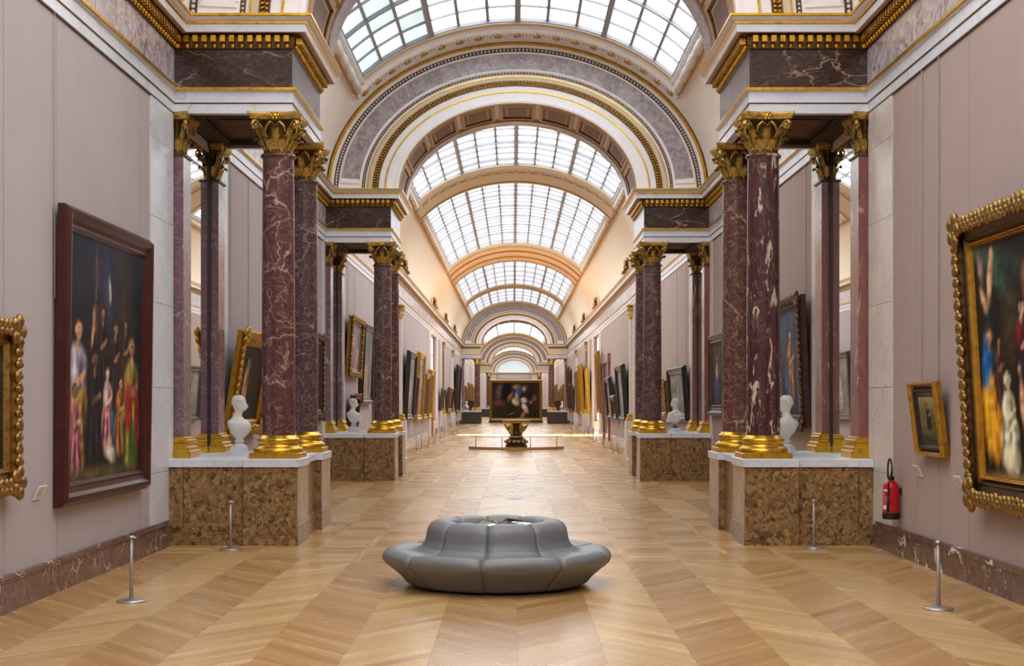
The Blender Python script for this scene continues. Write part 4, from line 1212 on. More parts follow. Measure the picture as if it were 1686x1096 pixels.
sp_L2 = {'bg': ((30, 24, 20), (44, 48, 62)), 'el': [
    (0.72, 0.72, 0.10, 0.30, 5, (58, 48, 40), 0.8), (0.5, 0.78, 0.06, 0.12, 20, (60, 70, 100), 0.8), (0.52, 0.80, 0.016, 0.05, 10, (210, 200, 170), 0.6), (0.35, 0.85, 0.05, 0.05, 0, (70, 60, 70), 0.9),
    (0.40, 0.70, 0.05, 0.03, 20, (90, 50, 60), 0.8)] +
    fig(0.12, 0.06, 0.62, (150, 120, 62), (200, 150, 110), asp=A, under=(160, 150, 170)) + fig(0.60, 0.30, 0.38, (44, 34, 38), (150, 110, 84), asp=A) + fig(0.42, 0.34, 0.40, (40, 34, 30), (140, 100, 76), asp=A) + fig(0.74, 0.34, 0.36, (60, 40, 34), (150, 110, 84), asp=A) + [(0.30, 0.63, 0.02, 0.09, -12, (205, 150, 112), 0.3), (0.335, 0.5, 0.004, 0.48, 0, (120, 100, 80), 0.4)] +
    fig(0.10, 0.02, 0.38, (150, 90, 96), asp=A) + fig(0.33, 0.05, 0.5, (36, 30, 34), (120, 90, 70), asp=A) +
    fig(0.50, 0.12, 0.36, (170, 110, 116), (220, 190, 170), (90, 60, 50), asp=A, under=(190, 150, 150)) +
    [(0.58, 0.20, 0.03, 0.1, 0, (40, 90, 120), 0.4)] + fig(0.68, 0.10, 0.34, (150, 90, 50), asp=A) +
    fig(0.84, 0.03, 0.60, (120, 120, 44), (190, 150, 110), (110, 80, 40), asp=A, under=(140, 130, 60)) +
    [(0.80, 0.30, 0.05, 0.12, 0, (170, 40, 46), 0.3), (0.93, 0.25, 0.04, 0.14, 10, (150, 30, 40), 0.4), (0.88, 0.12, 0.04, 0.1, 0, (60, 100, 50), 0.4),
     (0.55, 0.10, 0.08, 0.035, -10, (214, 206, 190), 0.4), (0.53, 0.15, 0.035, 0.03, 30, (226, 170, 140), 0.3), (0.5, 0.02, 0.5, 0.03, 0, (96, 84, 56), 0.6)]}
painting(-1, 16.1, 19.9, 0.98, 4.5, 0.28, 'red_wood', sp_L2, 'large dark painting of a bearded man raising an arm in a dark red wooden frame', lean=0.05, dp=0.15, liner=None, seed=5)
painting(-1, 12.0, 14.62, 1.26, 3.04, 0.26, 'gold_f', {'bg': ((40, 34, 30), (60, 56, 50)), 'el': fig(0.7, 0.05, 0.8, (60, 60, 70), asp=1.4)}, 'painting in an ornate pale gold carved frame cut by the left edge of the picture', carve=0.12, dp=0.16, seed=8)
B_ = 4.3 / 3.4
sp_R2 = {'bg': ((24, 18, 16), (36, 32, 28)), 'el': [
    (0.10, 0.95, 0.5, 0.06, -12, (50, 74, 62), 0.5), (0.16, 0.86, 0.25, 0.05, -30, (66, 92, 78), 0.5), (0.10, 0.70, 0.05, 0.2, 5, (28, 50, 42), 0.6),
    (0.055, 0.90, 0.03, 0.07, 10, (150, 120, 120), 0.4), (0.13, 0.84, 0.032, 0.12, -16, (222, 170, 136), 0.25), (0.15, 0.95, 0.025, 0.03, 0, (210, 160, 120), 0.25), (0.07, 0.76, 0.025, 0.07, 35, (214, 160, 126), 0.3),
    (0.40, 0.78, 0.04, 0.10, 10, (120, 74, 60), 0.4), (0.40, 0.86, 0.025, 0.03, 0, (120, 80, 60), 0.3),
    (0.28, 0.62, 0.10, 0.16, 0, (62, 52, 36), 0.6)] +
    fig(0.09, 0.10, 0.56, (222, 150, 40), (186, 130, 96), (70, 50, 40), asp=B_, under=(20, 84, 150)) + [(0.075, 0.50, 0.035, 0.12, 12, (24, 96, 168), 0.25), (0.10, 0.24, 0.055, 0.20, 4, (230, 160, 44), 0.2)] +
    fig(0.17, 0.3, 0.30, (70, 42, 34), (150, 100, 76), asp=B_) +
    fig(0.36, 0.30, 0.45, (34, 30, 44), (206, 166, 136), (30, 20, 20), asp=B_, under=(92, 24, 34)) + [(0.44, 0.36, 0.04, 0.10, 0, (160, 24, 40), 0.3)] +
    [(0.33, 0.30, 0.028, 0.12, 4, (218, 166, 130), 0.25), (0.32, 0.45, 0.022, 0.026, 0, (200, 150, 116), 0.2)] +
    fig(0.22, 0.03, 0.42, (214, 206, 168), (220, 200, 170), (220, 214, 190), asp=B_) + [(0.22, 0.08, 0.09, 0.07, 0, (222, 214, 176), 0.3), (0.3, 0.0, 0.4, 0.02, 0, (150, 120, 90), 0.5)] +
    fig(0.62, 0.05, 0.6, (100, 40, 40), asp=B_) + fig(0.82, 0.05, 0.62, (50, 70, 60), asp=B_)}
painting(1, 11.8, 16.45, 1.02, 4.34, 0.30, 'gold_k', sp_R2, 'huge painting with a blue and orange robed figure in a deeply carved dark gilt frame', lean=0.20, dp=0.2, carve=0.13, cmat='gold_f', liner='gold_y', seed=11)
for ch in list(bpy.data.objects['framed_painting.002'].children):
    if ch.name.startswith('canvas'): pass
painting(1, 17.72, 18.85, 1.5, 2.48, 0.07, 'gold_y', {'bg': ((70, 66, 40), (150, 140, 96)), 'el': fig(0.5, 0.25, 0.6, (26, 24, 34), (196, 150, 110), (20, 16, 14), asp=1.0) + [(0.5, 0.2, 0.5, 0.06, 0, (96, 104, 60), 0.3)]},
         'small portrait in a black and yellow gold box frame beside the fire extinguisher', lean=0.12, dp=0.12, liner='black_wood', lw=0.13, seed=13)
painting(-1, 25.4, 28.5, 1.62, 3.55, 0.26, 'gold_y', {'bg': ((24, 20, 18), (30, 28, 26)), 'el': fig(0.36, 0.1, 0.75, (190, 130, 90), (200, 150, 110), asp=1.5, arm=1)},
         'pale figure painting in a tilted bright gold frame behind the nearest left bust', lean=0.30, dp=0.16, carve=0.13, seed=17)
painting(1, 26.0, 29.6, 1.72, 4.22, 0.24, 'brown_wood', {'bg': ((60, 50, 44), (92, 108, 140)), 'el': fig(0.64, 0.12, 0.72, (150, 110, 78), (214, 170, 140), asp=1.4) + [(0.52, 0.3, 0.09, 0.22, 12, (70, 100, 150), 0.4)] + fig(0.88, 0.05, 0.5, (60, 90, 150), asp=1.4) + fig(0.25, 0.05, 0.5, (120, 90, 80), asp=1.4)},
         'blue sky painting of robed figures, dark brown frame, behind the nearest right columns', lean=0.10, dp=0.16, carve=0.12, cmat='gold_k', seed=19)
painting(-1, 34.8, 38.5, 1.75, 4.02, 0.26, 'brown_wood', {'bg': dark, 'el': fig(0.5, 0.1, 0.7, (120, 100, 60), asp=1.6)}, 'dark painting in a brown and gold frame just before the second left pier', carve=0.14, cmat='gold_k', seed=23)
painting(1, 36.2, 38.9, 1.82, 4.05, 0.26, 'brown_wood', {'bg': ((44, 36, 34), (80, 74, 72)), 'el': fig(0.45, 0.08, 0.75, (60, 66, 120), (214, 170, 140), asp=1.2, under=(190, 150, 130))},
         'painting of a blue skirted figure in a brown frame before the second right pier', dp=0.14, liner='gold_k', seed=29)
sm_specs = {
    'fair': {'bg': ((140, 120, 110), (150, 160, 190)), 'el': fig(0.5, 0.1, 0.8, (170, 110, 100), asp=1)},
    'grey': {'bg': ((150, 128, 106), (120, 118, 116)), 'el': fig(0.3, 0.05, 0.5, (190, 140, 110), asp=1.3) + fig(0.7, 0.1, 0.5, (90, 90, 130), asp=1.3)},
    'dark': {'bg': dark, 'el': fig(0.5, 0.1, 0.7, (90, 50, 40), asp=1)},
    'silver': {'bg': ((120, 116, 114), (140, 136, 136)), 'el': fig(0.5, 0.1, 0.7, (160, 156, 150), asp=1)},
    'brown': {'bg': ((90, 60, 44), (110, 80, 60)), 'el': fig(0.5, 0.1, 0.7, (150, 100, 70), asp=1)}}
L = [(-1, 44.0, 47.3, 3.05, 4.95, 'gold_f', 'fair', 'pale painting in a gold frame hung high, first beyond the second left pier'),
     (-1, 47.8, 51.4, 2.15, 4.95, 'black_wood', 'grey', 'tall painting of pale figures in a dark frame beside the high gold one, left wall'),
     (-1, 44.4, 46.2, 1.45, 2.45, 'gold_k', 'dark', 'small dark picture low on the left wall behind the second bust'),
     (-1, 52.5, 57.5, 1.5, 4.2, 'gold_f', 'dark', 'dark painting in a gold frame hidden partly behind the second left columns'),
     (-1, 67.0, 71.8, 1.3, 4.70, 'black_wood', 'silver', 'large grey painting in a black carved frame, first past the left marble pilaster'),
     (-1, 72.1, 73.4, 1.4, 3.6, 'brown_wood', 'brown', 'narrow brown picture between the black frame and the tall gold frame, left wall'),
     (-1, 74.0, 78.6, 1.2, 4.9, 'gold_y', 'fair', 'tall painting in a flat gold frame in the middle of the far left wall'),
     (-1, 79.4, 83.6, 1.2, 3.9, 'gold_f', 'dark', 'dark painting in a gold frame, second before the left window'),
     (-1, 84.2, 88.2, 1.2, 4.2, 'gold_y', 'brown', 'gold framed painting closest to the left window'),
     (-1, 99.0, 101.2, 1.6, 3.2, 'black_wood', 'dark', 'small dark painting just beyond the left window'),
     (-1, 109.0, 117.0, 1.4, 3.4, 'gold_k', 'brown', 'wide brown painting of three panels low on the left wall past the window'),
     (-1, 125.0, 133.5, 1.2, 5.6, 'black_wood', 'dark', 'very tall black painting on the left wall before the third pier'),
     (1, 43.7, 48.2, 1.6, 3.36, 'black_wood', 'silver', 'double panel dark grey painting behind the second right bust'),
     (1, 49.0, 52.6, 1.6, 2.98, 'gold_f', 'brown', 'brown gold painting behind the second right column'),
     (1, 66.8, 71.0, 1.3, 4.05, 'black_wood', 'silver', 'grey painting in a dark frame, first past the right marble pilaster'),
     (1, 72.0, 75.0, 1.3, 2.6, 'brown_wood', 'dark', 'low dark painting with an arched top beside the grey one, right wall'),
     (1, 75.6, 79.4, 1.3, 3.6, 'black_wood', 'grey', 'slanting black framed painting nearest the marble doorway'),
     (1, 86.2, 88.6, 1.5, 5.4, 'gold_f', 'brown', 'very tall gold framed painting beside the right window'),
     (1, 99.0, 101.2, 1.4, 4.6, 'gold_y', 'brown', 'bright yellow gold framed painting just beyond the right window'),
     (1, 108.0, 112.0, 1.2, 5.2, 'gold_y', 'brown', 'tall golden painting in the middle of the far right wall'),
     (1, 115.5, 118.0, 1.2, 4.8, 'gold_f', 'dark', 'narrow tall golden painting beside the last right wall pilaster'),
     (1, 126.0, 130.0, 1.3, 3.9, 'brown_wood', 'dark', 'dark brown painting on the right wall before the third pier'),
     (1, 132.0, 136.5, 1.3, 5.6, 'gold_k', 'dark', 'tall dark gold painting nearest the third right pier')]
for k, (s, a, c, z0, z1, mat, sp, lb) in enumerate(L):
    painting(s, a, c, z0, z1, 0.24 if a < 60 else 0.32, mat, sm_specs[sp], lb, lean=0.12 if a < 60 else 0.2, dp=0.16 if a < 60 else 0.22, carve=0.14 if a < 52 and 'gold' in mat else None, seed=40 + k)
for k, (s, a, c, z0, z1) in enumerate([(-1, 152, 158, 1.3, 4), (-1, 162, 168, 1.3, 4.5), (1, 152, 158, 1.3, 4.2), (1, 163, 169, 1.3, 3.8), (-1, 173, 180, 1.3, 4.5), (1, 175, 181, 1.3, 4.5), (-1, 188, 196, 1.3, 4.2), (1, 187, 194, 1.3, 4.4)]):
    painting(s, a, c, z0, z1, 0.34, 'gold_f', sm_specs['dark' if k % 2 else 'brown'], 'distant gold framed painting, %s one on the %s wall beyond the third pier' % (['first', 'second', 'first', 'second', 'third', 'third', 'fourth', 'fourth'][k], SID[s]), dp=0.2, seed=90 + k, group='distant paintings on the %s wall beyond the third pier' % SID[s])
# large painting standing in the middle far away
cp = tag(empty('easel_painting', (0.16, 152.0, 0.0)), 'large dark painting of blue and white figures, gold frame, standing far down the gallery', 'painting')
w, h = 5.75, 4.5
rail_frame(w, h, 0.36, 0.25).build('frame', M['gold_f'], cp, loc=(0, 0, 0.16))
Cc = 5.1 / 3.8
spc = {'bg': ((50, 46, 30), (58, 34, 32)), 'el': [(0.16, 0.75, 0.10, 0.22, -15, (120, 90, 90), 0.5), (0.30, 0.75, 0.13, 0.24, 0, (18, 16, 26), 0.4), (0.15, 0.42, 0.16, 0.08, -5, (130, 74, 60), 0.5), (0.38, 0.6, 0.06, 0.13, -30, (170, 104, 84), 0.5),
       (0.52, 0.88, 0.12, 0.07, 0, (150, 120, 80), 0.5), (0.56, 0.74, 0.09, 0.12, -20, (44, 110, 180), 0.35), (0.70, 0.82, 0.08, 0.08, 20, (190, 170, 150), 0.5), (0.50, 0.46, 0.10, 0.12, 35, (212, 200, 176), 0.35), (0.53, 0.6, 0.05, 0.11, 10, (180, 170, 130), 0.4),
       (0.68, 0.50, 0.10, 0.08, -20, (224, 214, 200), 0.35), (0.70, 0.28, 0.07, 0.16, 25, (228, 218, 200), 0.3), (0.65, 0.08, 0.05, 0.10, -20, (190, 120, 90), 0.4), (0.90, 0.55, 0.06, 0.09, 0, (150, 84, 66), 0.5),
       (0.82, 0.45, 0.05, 0.05, 0, (170, 140, 110), 0.4), (0.78, 0.70, 0.09, 0.2, 0, (44, 30, 26), 0.7), (0.42, 0.13, 0.12, 0.012, 22, (150, 140, 120), 0.4)]}
put('canvas', canvas_mesh(w - 0.66, h - 0.66, spc, 77, 120), cp, (0, -0.09, 0.49))
MB().box(-w / 2 + .05, w / 2 - .05, -0.05, 0.1, 0.2, h + .1).build('backing_board', M['brown_wood'], cp)
MB().box(-w / 2 - .1, w / 2 + .1, -0.35, 0.5, 0.0, 0.16).build('stand', M['brown_wood'], cp)

# hanging rods above the big paintings
rodm = MB().tube([(0, 0, 0), (0, 0, 1)], 0.006, 6).mesh('hanging_rod', M['steel_p'])
for s, yy, zt, lb in ((-1, 16.1, 3.4, 'thin steel hanging rod at the near edge of the red framed painting'), (-1, 26.1, 3.6, 'thin steel hanging rod, nearer one above the bright gold frame'), (-1, 27.9, 3.6, 'thin steel hanging rod, farther one above the bright gold frame'),
                      (1, 18.15, 2.45, 'thin steel hanging rod, nearer one above the small portrait'), (1, 18.9, 2.45, 'thin steel hanging rod, farther one above the small portrait'), (1, 26.35, 4.1, 'thin steel hanging rod above the blue sky painting'),
                      (-1, 44.7, 4.9, 'thin steel hanging rod, nearer one above the high gold frame'), (-1, 46.6, 4.9, 'thin steel hanging rod, farther one above the high gold frame'), (1, 44.6, 3.3, 'thin steel hanging rod, nearer one above the double panel painting'), (1, 47.2, 3.3, 'thin steel hanging rod, farther one above the double panel painting')):
    o = put('hanging_rod', rodm, None, (s * (W - 0.055), yy, zt)); o.scale = (1, 1, 6.7 - zt); tag(o, lb, 'rod', 'picture hanging rods')

# wall captions
for s, yy, z, lb in ((-1, 15.55, 1.2, 'white caption card between the two nearest paintings on the left wall'), (1, 19.0, 1.27, 'white caption card below the small portrait on the right wall'), (1, 17.25, 1.22, 'white caption card at the corner of the huge carved frame')):
    r = tag(empty('caption_card', (s * (W - 0.03), yy, z - 0.08)), lb, 'label'); r.rotation_euler = (0.45, 0, PI / 2 if s < 0 else -PI / 2)
    MB().box(-0.13, 0.13, -0.012, 0.0, 0, 0.17).build('card', M['paper'], r)
    b = MB()
    for k in range(5): b.box(-0.10, 0.07 - 0.02 * (k % 3), -0.0135, -0.012, 0.13 - k * 0.02, 0.133 - k * 0.02)
    stuff(b.build('printed_lines', M['ink'], r))
    MB().box(-0.02, 0.02, 0.0, 0.05, 0.03, 0.06).build('bracket', M['steel_p'], r)

# ------------------------------------------------------------------ ottoman
ot = tag(empty('round_ottoman', (-0.195 - 0.12, 16.93, 0)), 'round grey leather ottoman with a raised back ring in the middle of the floor', 'ottoman')
NL = 9
lo_prof = [(1.05, 0.03), (1.09, 0.05), (1.15, 0.12), (1.24, 0.20), (1.33, 0.27), (1.375, 0.33), (1.365, 0.39), (1.31, 0.43), (1.22, 0.435), (1.12, 0.42), (1.02, 0.415), (0.96, 0.43), (0.90, 0.47)]
hi_prof = [(0.90, 0.47), (0.865, 0.54), (0.85, 0.62), (0.83, 0.69), (0.78, 0.745), (0.70, 0.77), (0.61, 0.765), (0.54, 0.74), (0.51, 0.69), (0.51, 0.62)]
def lobe(prof, bulge, inset=0.0):
    b = MB(); R = []; n = 16; half = PI / NL
    P = prof
    sm_ = []
    for i in range(len(P) - 1):      # Catmull-Rom smoothing of the profile
        p0 = P[max(i - 1, 0)]; p1 = P[i]; p2 = P[i + 1]; p3 = P[min(i + 2, len(P) - 1)]
        for q in range(3):
            t_ = q / 3
            sm_.append(tuple(0.5 * ((2 * p1[k]) + (-p0[k] + p2[k]) * t_ + (2 * p0[k] - 5 * p1[k] + 4 * p2[k] - p3[k]) * t_ ** 2 + (-p0[k] + 3 * p1[k] - 3 * p2[k] + p3[k]) * t_ ** 3) for k in (0, 1)))
    sm_.append(P[-1])
    for j in range(n + 1):
        f = -1 + 2 * j / n; th = f * half * 0.996
        e_ = max(0.0, 1 - abs(f) ** 6); puff = (1 - abs(f) ** 3)
        row = []
        for r_, z in sm_:
            poly = math.cos(half) / math.cos(th)
            rr_ = r_ * (0.55 * poly / math.cos(half) ** 0.5 + 0.45)
            rr_ = rr_ + bulge * puff * 0.35 - 0.022 * (1 - e_)
            zz = z + 0.012 * puff * (1 if z > 0.3 else 0) - 0.012 * (1 - e_) * (1 if z > 0.3 else 0)
            row.append((rr_ * math.cos(th), rr_ * math.sin(th), zz))
        R.append(row)
    b.rings(R, True, True, closed=False); return b
lo_me = lobe(lo_prof, 0.05).mesh('seat_cushion', M['leather'], True)
hi_me = lobe(hi_prof, 0.04).mesh('back_cushion', M['leather'], True)
off = math.radians(-90 + 13)
for k in range(NL):
    a = off + k * 2 * PI / NL
    o = put('seat_cushion', lo_me, ot, (0, 0, 0), (0, 0, a)); o = put('back_cushion', hi_me, ot, (0, 0, 0), (0, 0, a))
    th = a + PI / NL; 
    pts = [(1.37 * 0.985 * 1, 0.30), (1.355, 0.39), (1.29, 0.425), (1.15, 0.418), (1.02, 0.405)]
MB().lathe([(0.0, 0.0), (1.0, 0.0), (1.03, 0.03), (1.0, 0.05), (0, 0.05)], 36, caps=False).build('plinth', M['black'], ot)
MB().lathe([(0.50, 0.45), (0.50, 0.70), (0.47, 0.71), (0, 0.71)], 9, caps=False).build('tray', M['black_wood'], ot)
b = MB()
for k in range(9):
    a0 = k * 2 * PI / 9; a1 = (k + 1) * 2 * PI / 9
    b.add([(0.53 * math.cos(a0), 0.53 * math.sin(a0), 0.722), (0.53 * math.cos(a1), 0.53 * math.sin(a1), 0.722), (0.24 * math.cos((a0 + a1) / 2), 0.24 * math.sin((a0 + a1) / 2), 0.752 + 0.028 * (k % 2)), (0, 0, 0.722)],
          [(0, 1, 2), (1, 3, 2), (3, 0, 2)])
b.build('faceted_mirror_top', M['facet'], ot)

# ------------------------------------------------------------------ stanchions
st_base = MB().lathe([(0.155, 0), (0.158, 0.012), (0.15, 0.022), (0.06, 0.03), (0.03, 0.045), (0.0, 0.045)], 28, caps=False).mesh('base', M['steel'], True)
st_post = MB().lathe([(0.0, 0.03), (0.022, 0.03), (0.021, 0.3), (0.018, 0.70), (0.0, 0.70)], 14, caps=False).mesh('post', M['steel_p'], True)
st_cap = MB().lathe([(0.0, 0.70), (0.03, 0.70), (0.033, 0.712), (0.028, 0.728), (0.0, 0.73)], 14, caps=False).box(0.0, 0.055, -0.012, 0.012, 0.70, 0.715).mesh('cap', M['steel'], True)
ST = [(-1, -4.33, 15.4, 'nearest stanchion on the left, below the red framed painting'), (-1, -4.34, 20.85, 'second stanchion on the left, in front of the golden stone pedestal'),
      (1, 4.40, 14.85, 'nearest stanchion on the right, below the huge carved frame'), (1, 4.42, 21.1, 'second stanchion on the right, in front of the golden stone pedestal')]
nth = ['first', 'second', 'third', 'fourth', 'fifth', 'sixth', 'seventh', 'eighth', 'ninth', 'tenth']
for k, yy in enumerate([54.5, 61, 64.4, 70, 75.6, 81, 86, 100, 108]): ST.append((-1, -4.35, yy, 'distant one, %s past the second left pier' % nth[k]))
for k, yy in enumerate([53.9, 60, 63.5, 69.5, 75, 78.5, 83, 88, 100, 108]): ST.append((1, 4.35, yy, 'distant one, %s past the second right pier' % nth[k]))
for s, x, yy, lb in ST:
    r = tag(empty('stanchion', (x, yy, 0)), 'slim grey metal post, ' + lb, 'stanchion', 'museum stanchions along the walls')
    put('base', st_base, r); put('post', st_post, r); c_ = put('cap', st_cap, r)
    if s > 0: c_.rotation_euler = (0, 0, 0)
def cord(p, q, lb):
    pts = [(p[0] + (q[0] - p[0]) * k / 8, p[1] + (q[1] - p[1]) * k / 8, 0.715) for k in range(9)]
    o = MB().tube(pts, 0.0035, 5).build('barrier_cord', M['black']); tag(o, lb, 'cord', 'thin barrier cords')
cord((-4.33, 15.4), (-4.33, 7.0), 'thin cord running from the nearest left stanchion towards the viewer')
cord((-4.33, 15.4), (-4.34, 20.85), 'thin cord between the two nearest left stanchions')
cord((4.40, 14.85), (4.40, 7.0), 'thin cord running from the nearest right stanchion towards the viewer')
cord((4.40, 14.85), (4.42, 21.1), 'thin cord between the two nearest right stanchions')

# ------------------------------------------------------------------ fire extinguisher
fx = tag(empty('fire_extinguisher', (W - 0.17, 20.0, 0.53)), 'red fire extinguisher with black hose hanging low on the right wall', 'extinguisher')
MB().lathe([(0, 0.0), (0.115, 0.0), (0.122, 0.02), (0.122, 0.09), (0.115, 0.095)], 24, caps=False).build('foot_ring', M['black'], fx, True, auto=40)
MB().lathe([(0.112, 0.06), (0.115, 0.09), (0.115, 0.44), (0.105, 0.49), (0.075, 0.53), (0.04, 0.55), (0.035, 0.58)], 28, caps=False).build('cylinder', M['red_paint'], fx, True)
MB().lathe([(0.045, 0.56), (0.05, 0.58), (0.04, 0.61), (0.02, 0.62), (0, 0.62)], 16, caps=False).build('valve', M['black'], fx, True)
b = MB(); b.tube([(0.0, -0.02, 0.60), (-0.02, -0.10, 0.63), (-0.02, -0.17, 0.61)], [0.02, 0.016, 0.012], 8); b.tube([(0.0, -0.02, 0.62), (-0.02, -0.10, 0.67), (-0.02, -0.16, 0.67)], [0.018, 0.014, 0.01], 8); b.build('handle', M['black'], fx, True)
pts = []
for k in range(17):
    a = PI * (-0.15 + 1.3 * k / 16); pts.append((0.0, -0.11 * math.cos(a) + 0.01, 0.70 + 0.16 * math.sin(a)))
pts = [(0, -0.02, 0.585), (-0.01, -0.07, 0.60)] + pts + [(-0.05, 0.13, 0.5), (-0.06, 0.13, 0.3)]
pts = [(x - 0.02, -y_ * 1.0, z) for x, y_, z in pts]
MB().tube(pts, 0.014, 8).build('hose', M['black'], fx, True)
MB().tube([(-0.08, -0.13, 0.34), (-0.08, -0.13, 0.12)], [0.018, 0.024], 8).build('nozzle', M['black'], fx, True)
b = MB(); n = 8
for z0, z1, a0, a1 in ((0.40, 0.425, 3.3, 4.0), (0.14, 0.20, 3.3, 4.3), (0.22, 0.225, 3.3, 4.2), (0.25, 0.255, 3.3, 4.1), (0.28, 0.285, 3.3, 4.2), (0.31, 0.315, 3.3, 4.0), (0.345, 0.37, 3.35, 3.55)):
    R = [[(0.1165 * math.cos(a0 + (a1 - a0) * k / n), 0.1165 * math.sin(a0 + (a1 - a0) * k / n), z) for z in (z0, z1)] for k in range(n + 1)]
    b.rings(R, closed=False)
b.build('label', M['paper'], fx)
MB().box(0.10, 0.17, -0.05, 0.05, 0.35, 0.45).build('wall_bracket', M['black'], fx)

# ------------------------------------------------------------------ busts
def bust_mesh(dr, mat, hair=True):
    """faces +x; socle top at z=0.22, crown near z=1.0 ; dr = draped"""
    b = MB(); seg = 40
    # (z, front, back, side, cx)
    S = [(0.20, .075, .075, .085, 0), (0.24, .06, .06, .07, 0), (0.27, .07, .06, .09, 0), (0.31, .11, .08, .14, 0), (0.37, .165, .12, .22, -.005), (0.44, .20, .15, .27, -.01), (0.51, .19, .165, .29, -.015),
         (0.56, .155, .155, .262, -.02), (0.595, .10, .115, .18, -.022), (0.63, .068, .085, .095, -.02), (0.66, .062, .075, .070, -.012), (0.70, .060, .070, .064, -.004), (0.725, .074, .078, .068, .006), (0.745, .105, .085, .074, .010),
         (0.765, .116, .095, .082, .010), (0.79, .112, .105, .088, .008), (0.815, .112, .112, .091, .006), (0.84, .113, .117, .094, .004), (0.865, .108, .120, .097, .002), (0.89, .108, .120, .099, 0), (0.92, .104, .117, .098, -.002), (0.95, .09, .103, .088, -.005), (0.975, .066, .078, .066, -.007), (0.99, .035, .04, .036, -.008)]
    R = []
    for z, fr, bk, sd, cx in S:
        row = []
        for j in range(seg):
            a = 2 * PI * j / seg; ca, sa = math.cos(a), math.sin(a)
            x = (fr if ca > 0 else bk) * ca + cx; y_ = sd * sa
            fa = math.exp(-(min(a, 2 * PI - a) / 0.16) ** 2)
            if 0.79 <= z <= 0.865: x += fa * (0.034 if z < 0.80 else 0.030 if z < 0.82 else 0.018 if z < 0.85 else 0.006)   # nose
            if abs(z - 0.765) < 0.01: x += fa * -0.004
            if z in (0.745,): x += fa * 0.006
            for sg in (-1, 1):
                dd = (a if sg > 0 else 2 * PI - a) - 0.42
                g2 = math.exp(-(dd / 0.16) ** 2)
                if abs(z - 0.84) < 0.012: x -= 0.013 * g2      # eye sockets
                if abs(z - 0.865) < 0.012: x += 0.006 * g2     # brow
            if z > 0.3 and z < 0.58:
                k = 0.010 * math.sin(9 * a + 14 * z) if dr else 0.006 * math.sin(2 * a)
                x += k * ca * 2; y_ += k * sa * 2
            if hair and z > 0.885:
                k = 0.005 * math.sin(11 * a + 40 * z); x += k * ca; y_ += k * sa
            row.append((x, y_, z))
        R.append(row)
    b.rings(R, True, True)
    return b
def bust(x, yy, face, dr, dark_socle, label):
    r = tag(empty('marble_bust', (x, yy, ZS), face), label, 'bust')
    bust_mesh(dr, None).build('figure', M['bust'], r, True)
    for sg in (-1, 1): MB().ball((-0.012, sg * 0.095, 0.835), (0.018, 0.012, 0.032), 8, 5).build('ear', M['bust'], r, True)
    b = MB(); rr = random.Random(3)
    for k in range(60):
        a = rr.uniform(0.9, 2 * PI - 0.9); z = rr.uniform(0.84, 0.97); q = math.sqrt(max(0.05, 1 - ((z - 0.87) / 0.13) ** 2))
        b.ball((0.115 * q * math.cos(a) - .005, 0.098 * q * math.sin(a), z), 0.017, 5, 3)
    stuff(b.build('hair', M['bust'], r, True))
    if dr:
        b = MB()
        for k in range(6):
            pts = []
            for q in range(12):
                t_ = q / 11; a = -1.9 + 3.6 * t_
                pts.append((0.02 + (0.15 + 0.012 * k) * math.cos(a), (0.20 + 0.008 * k) * math.sin(a), 0.57 - 0.045 * k - 0.05 * math.cos(a) + 0.03 * t_))
            b.tube(pts, [0.012 + 0.016 * math.sin(PI * q / 11) for q in range(12)], 6)
        b.build('drapery', M['bust'], r, True)
    sm_ = M['bust_d'] if dark_socle else M['bust']
    MB().lathe([(0.12, 0.13), (0.125, 0.15), (0.085, 0.165), (0.06, 0.185), (0.058, 0.205), (0.085, 0.225), (0.08, 0.235)], 20).build('socle', sm_, r, True)
    b = MB().cbox(-0.125, 0.125, -0.125, 0.125, 0, 0.13, 0.006); b.build('plinth_block', M['white'], r)
    return r
bust(-4.70, 23.35, 0.0, False, False, 'white marble bust of a man looking right beside the nearest left columns')
bust(4.43, 23.35, PI - 0.5, True, False, 'draped white marble bust half hidden behind the nearest right column')
bust(-4.80, 40.95, 0.3, True, False, 'pale marble bust on the second left pedestal')
bust(4.62, 40.95, PI + 0.4, True, True, 'draped marble bust on a dark socle on the second right pedestal')
for s in (-1, 1):
    bust(s * 4.9, 143.5, 0 if s < 0 else PI, True, True, 'tiny distant white bust on the %s dark pedestal of the third pier' % SID[s])
    v_ = MB().lathe([(0, 0), (0.22, 0), (0.22, 0.05), (0.1, 0.12), (0.12, 0.2), (0.34, 0.45), (0.40, 0.75), (0.36, 0.95), (0.44, 1.02), (0.40, 1.03), (0.3, 0.9)], 20, caps=False).build('stone_vase', M['gold_k'], None, True, loc=(s * 4.55, 145.0, ZS))
    tag(v_, 'dark bronze vase on the %s dark pedestal of the third pier' % SID[s], 'vase')

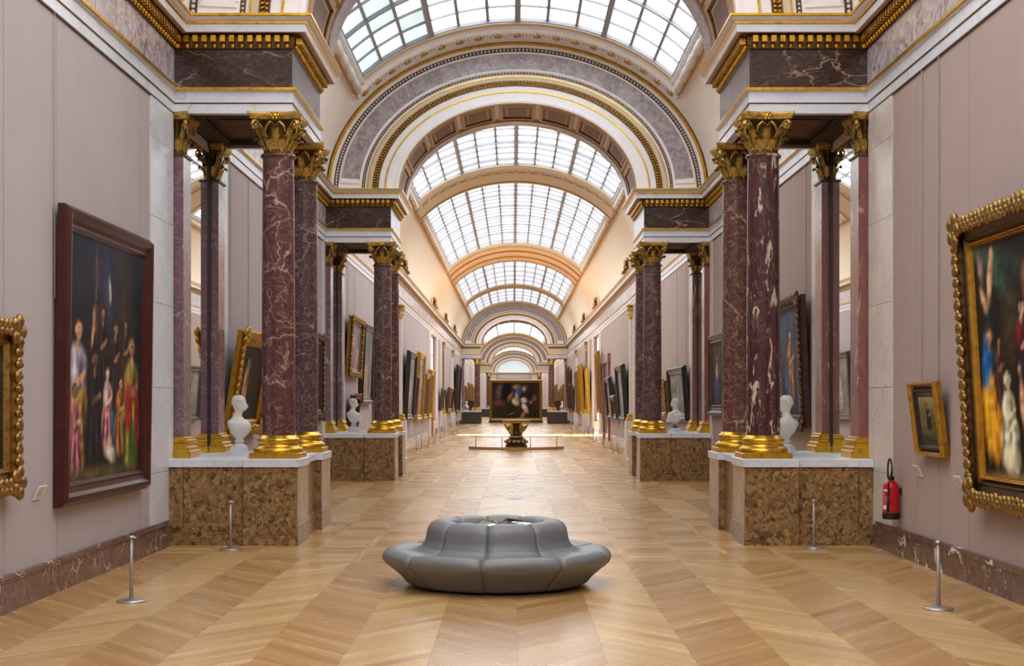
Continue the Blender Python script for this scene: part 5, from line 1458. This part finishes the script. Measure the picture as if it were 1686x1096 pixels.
# ------------------------------------------------------------------ gilt table inside a curved barrier
tb = tag(empty('gilt_console_table', (0.02, 65.0, 0)), 'carved gilt wood table on winged supports in the middle of the gallery', 'table')
MB().lathe([(0, 0), (0.58, 0), (0.58, 0.10), (0.50, 0.13), (0.52, 0.20), (0.44, 0.26)], 24, caps=False).build('foot', M['brown_wood'], tb, True, auto=40)
MB().lathe([(0.42, 0.26), (0.52, 0.30), (0.54, 0.38), (0.48, 0.46), (0.36, 0.52), (0.30, 0.55)], 24, caps=False).build('lower_drum', M['gold_k'], tb, True)
b = MB()
for k in range(14):
    a = k * 2 * PI / 14; b.ball((0.5 * math.cos(a), 0.5 * math.sin(a), 0.37), (0.07, 0.07, 0.07), 6, 4)
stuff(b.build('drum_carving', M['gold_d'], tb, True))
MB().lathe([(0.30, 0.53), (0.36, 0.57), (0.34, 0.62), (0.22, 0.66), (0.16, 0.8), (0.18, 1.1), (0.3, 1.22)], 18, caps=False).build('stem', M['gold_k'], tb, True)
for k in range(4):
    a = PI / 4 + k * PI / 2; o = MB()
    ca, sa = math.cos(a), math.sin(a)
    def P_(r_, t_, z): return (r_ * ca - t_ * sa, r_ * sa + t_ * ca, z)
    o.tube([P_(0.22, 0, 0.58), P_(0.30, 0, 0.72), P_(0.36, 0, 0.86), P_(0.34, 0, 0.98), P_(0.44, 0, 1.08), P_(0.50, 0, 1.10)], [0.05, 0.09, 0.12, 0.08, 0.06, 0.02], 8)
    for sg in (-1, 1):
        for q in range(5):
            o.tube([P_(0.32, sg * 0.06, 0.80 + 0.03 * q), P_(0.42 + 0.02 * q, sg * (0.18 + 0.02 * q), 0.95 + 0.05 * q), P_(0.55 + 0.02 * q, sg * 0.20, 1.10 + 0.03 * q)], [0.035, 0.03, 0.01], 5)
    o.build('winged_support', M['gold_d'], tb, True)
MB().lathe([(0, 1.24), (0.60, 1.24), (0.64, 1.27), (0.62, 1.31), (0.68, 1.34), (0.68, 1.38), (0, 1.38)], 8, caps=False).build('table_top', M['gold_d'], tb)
ring_ = tag(empty('curved_barrier', (0.02, 65.0, 0)), 'low curved barrier of varnished board, thin posts and rail in front of the gilt table', 'barrier')
n = 28; R = []; A0, A1 = -PI, 0
for k in range(n + 1):
    a = A0 + (A1 - A0) * k / n
    R.append([(r_ * math.cos(a), r_ * math.sin(a), z) for r_, z in ((2.12, 0.03), (2.22, 0.03), (2.22, 0.17), (2.12, 0.17))])
b = MB(); b.rings(R, True, True); b.build('board', M['barrier'], ring_, True, auto=40)
b = MB(); b.tube([(2.15 * math.cos(PI + PI * k / n), 2.15 * math.sin(PI + PI * k / n), 0.64) for k in range(n + 1)], 0.018, 6); b.build('rail', M['steel_p'], ring_, True)
for xx in (-1.85, -0.64, 0.64, 1.85):
    yy = -math.sqrt(2.15 ** 2 - xx ** 2)
    MB().tube([(xx, yy, 0.0), (xx, yy, 0.64)], 0.022, 8).build('post', M['steel_p'], ring_, True)
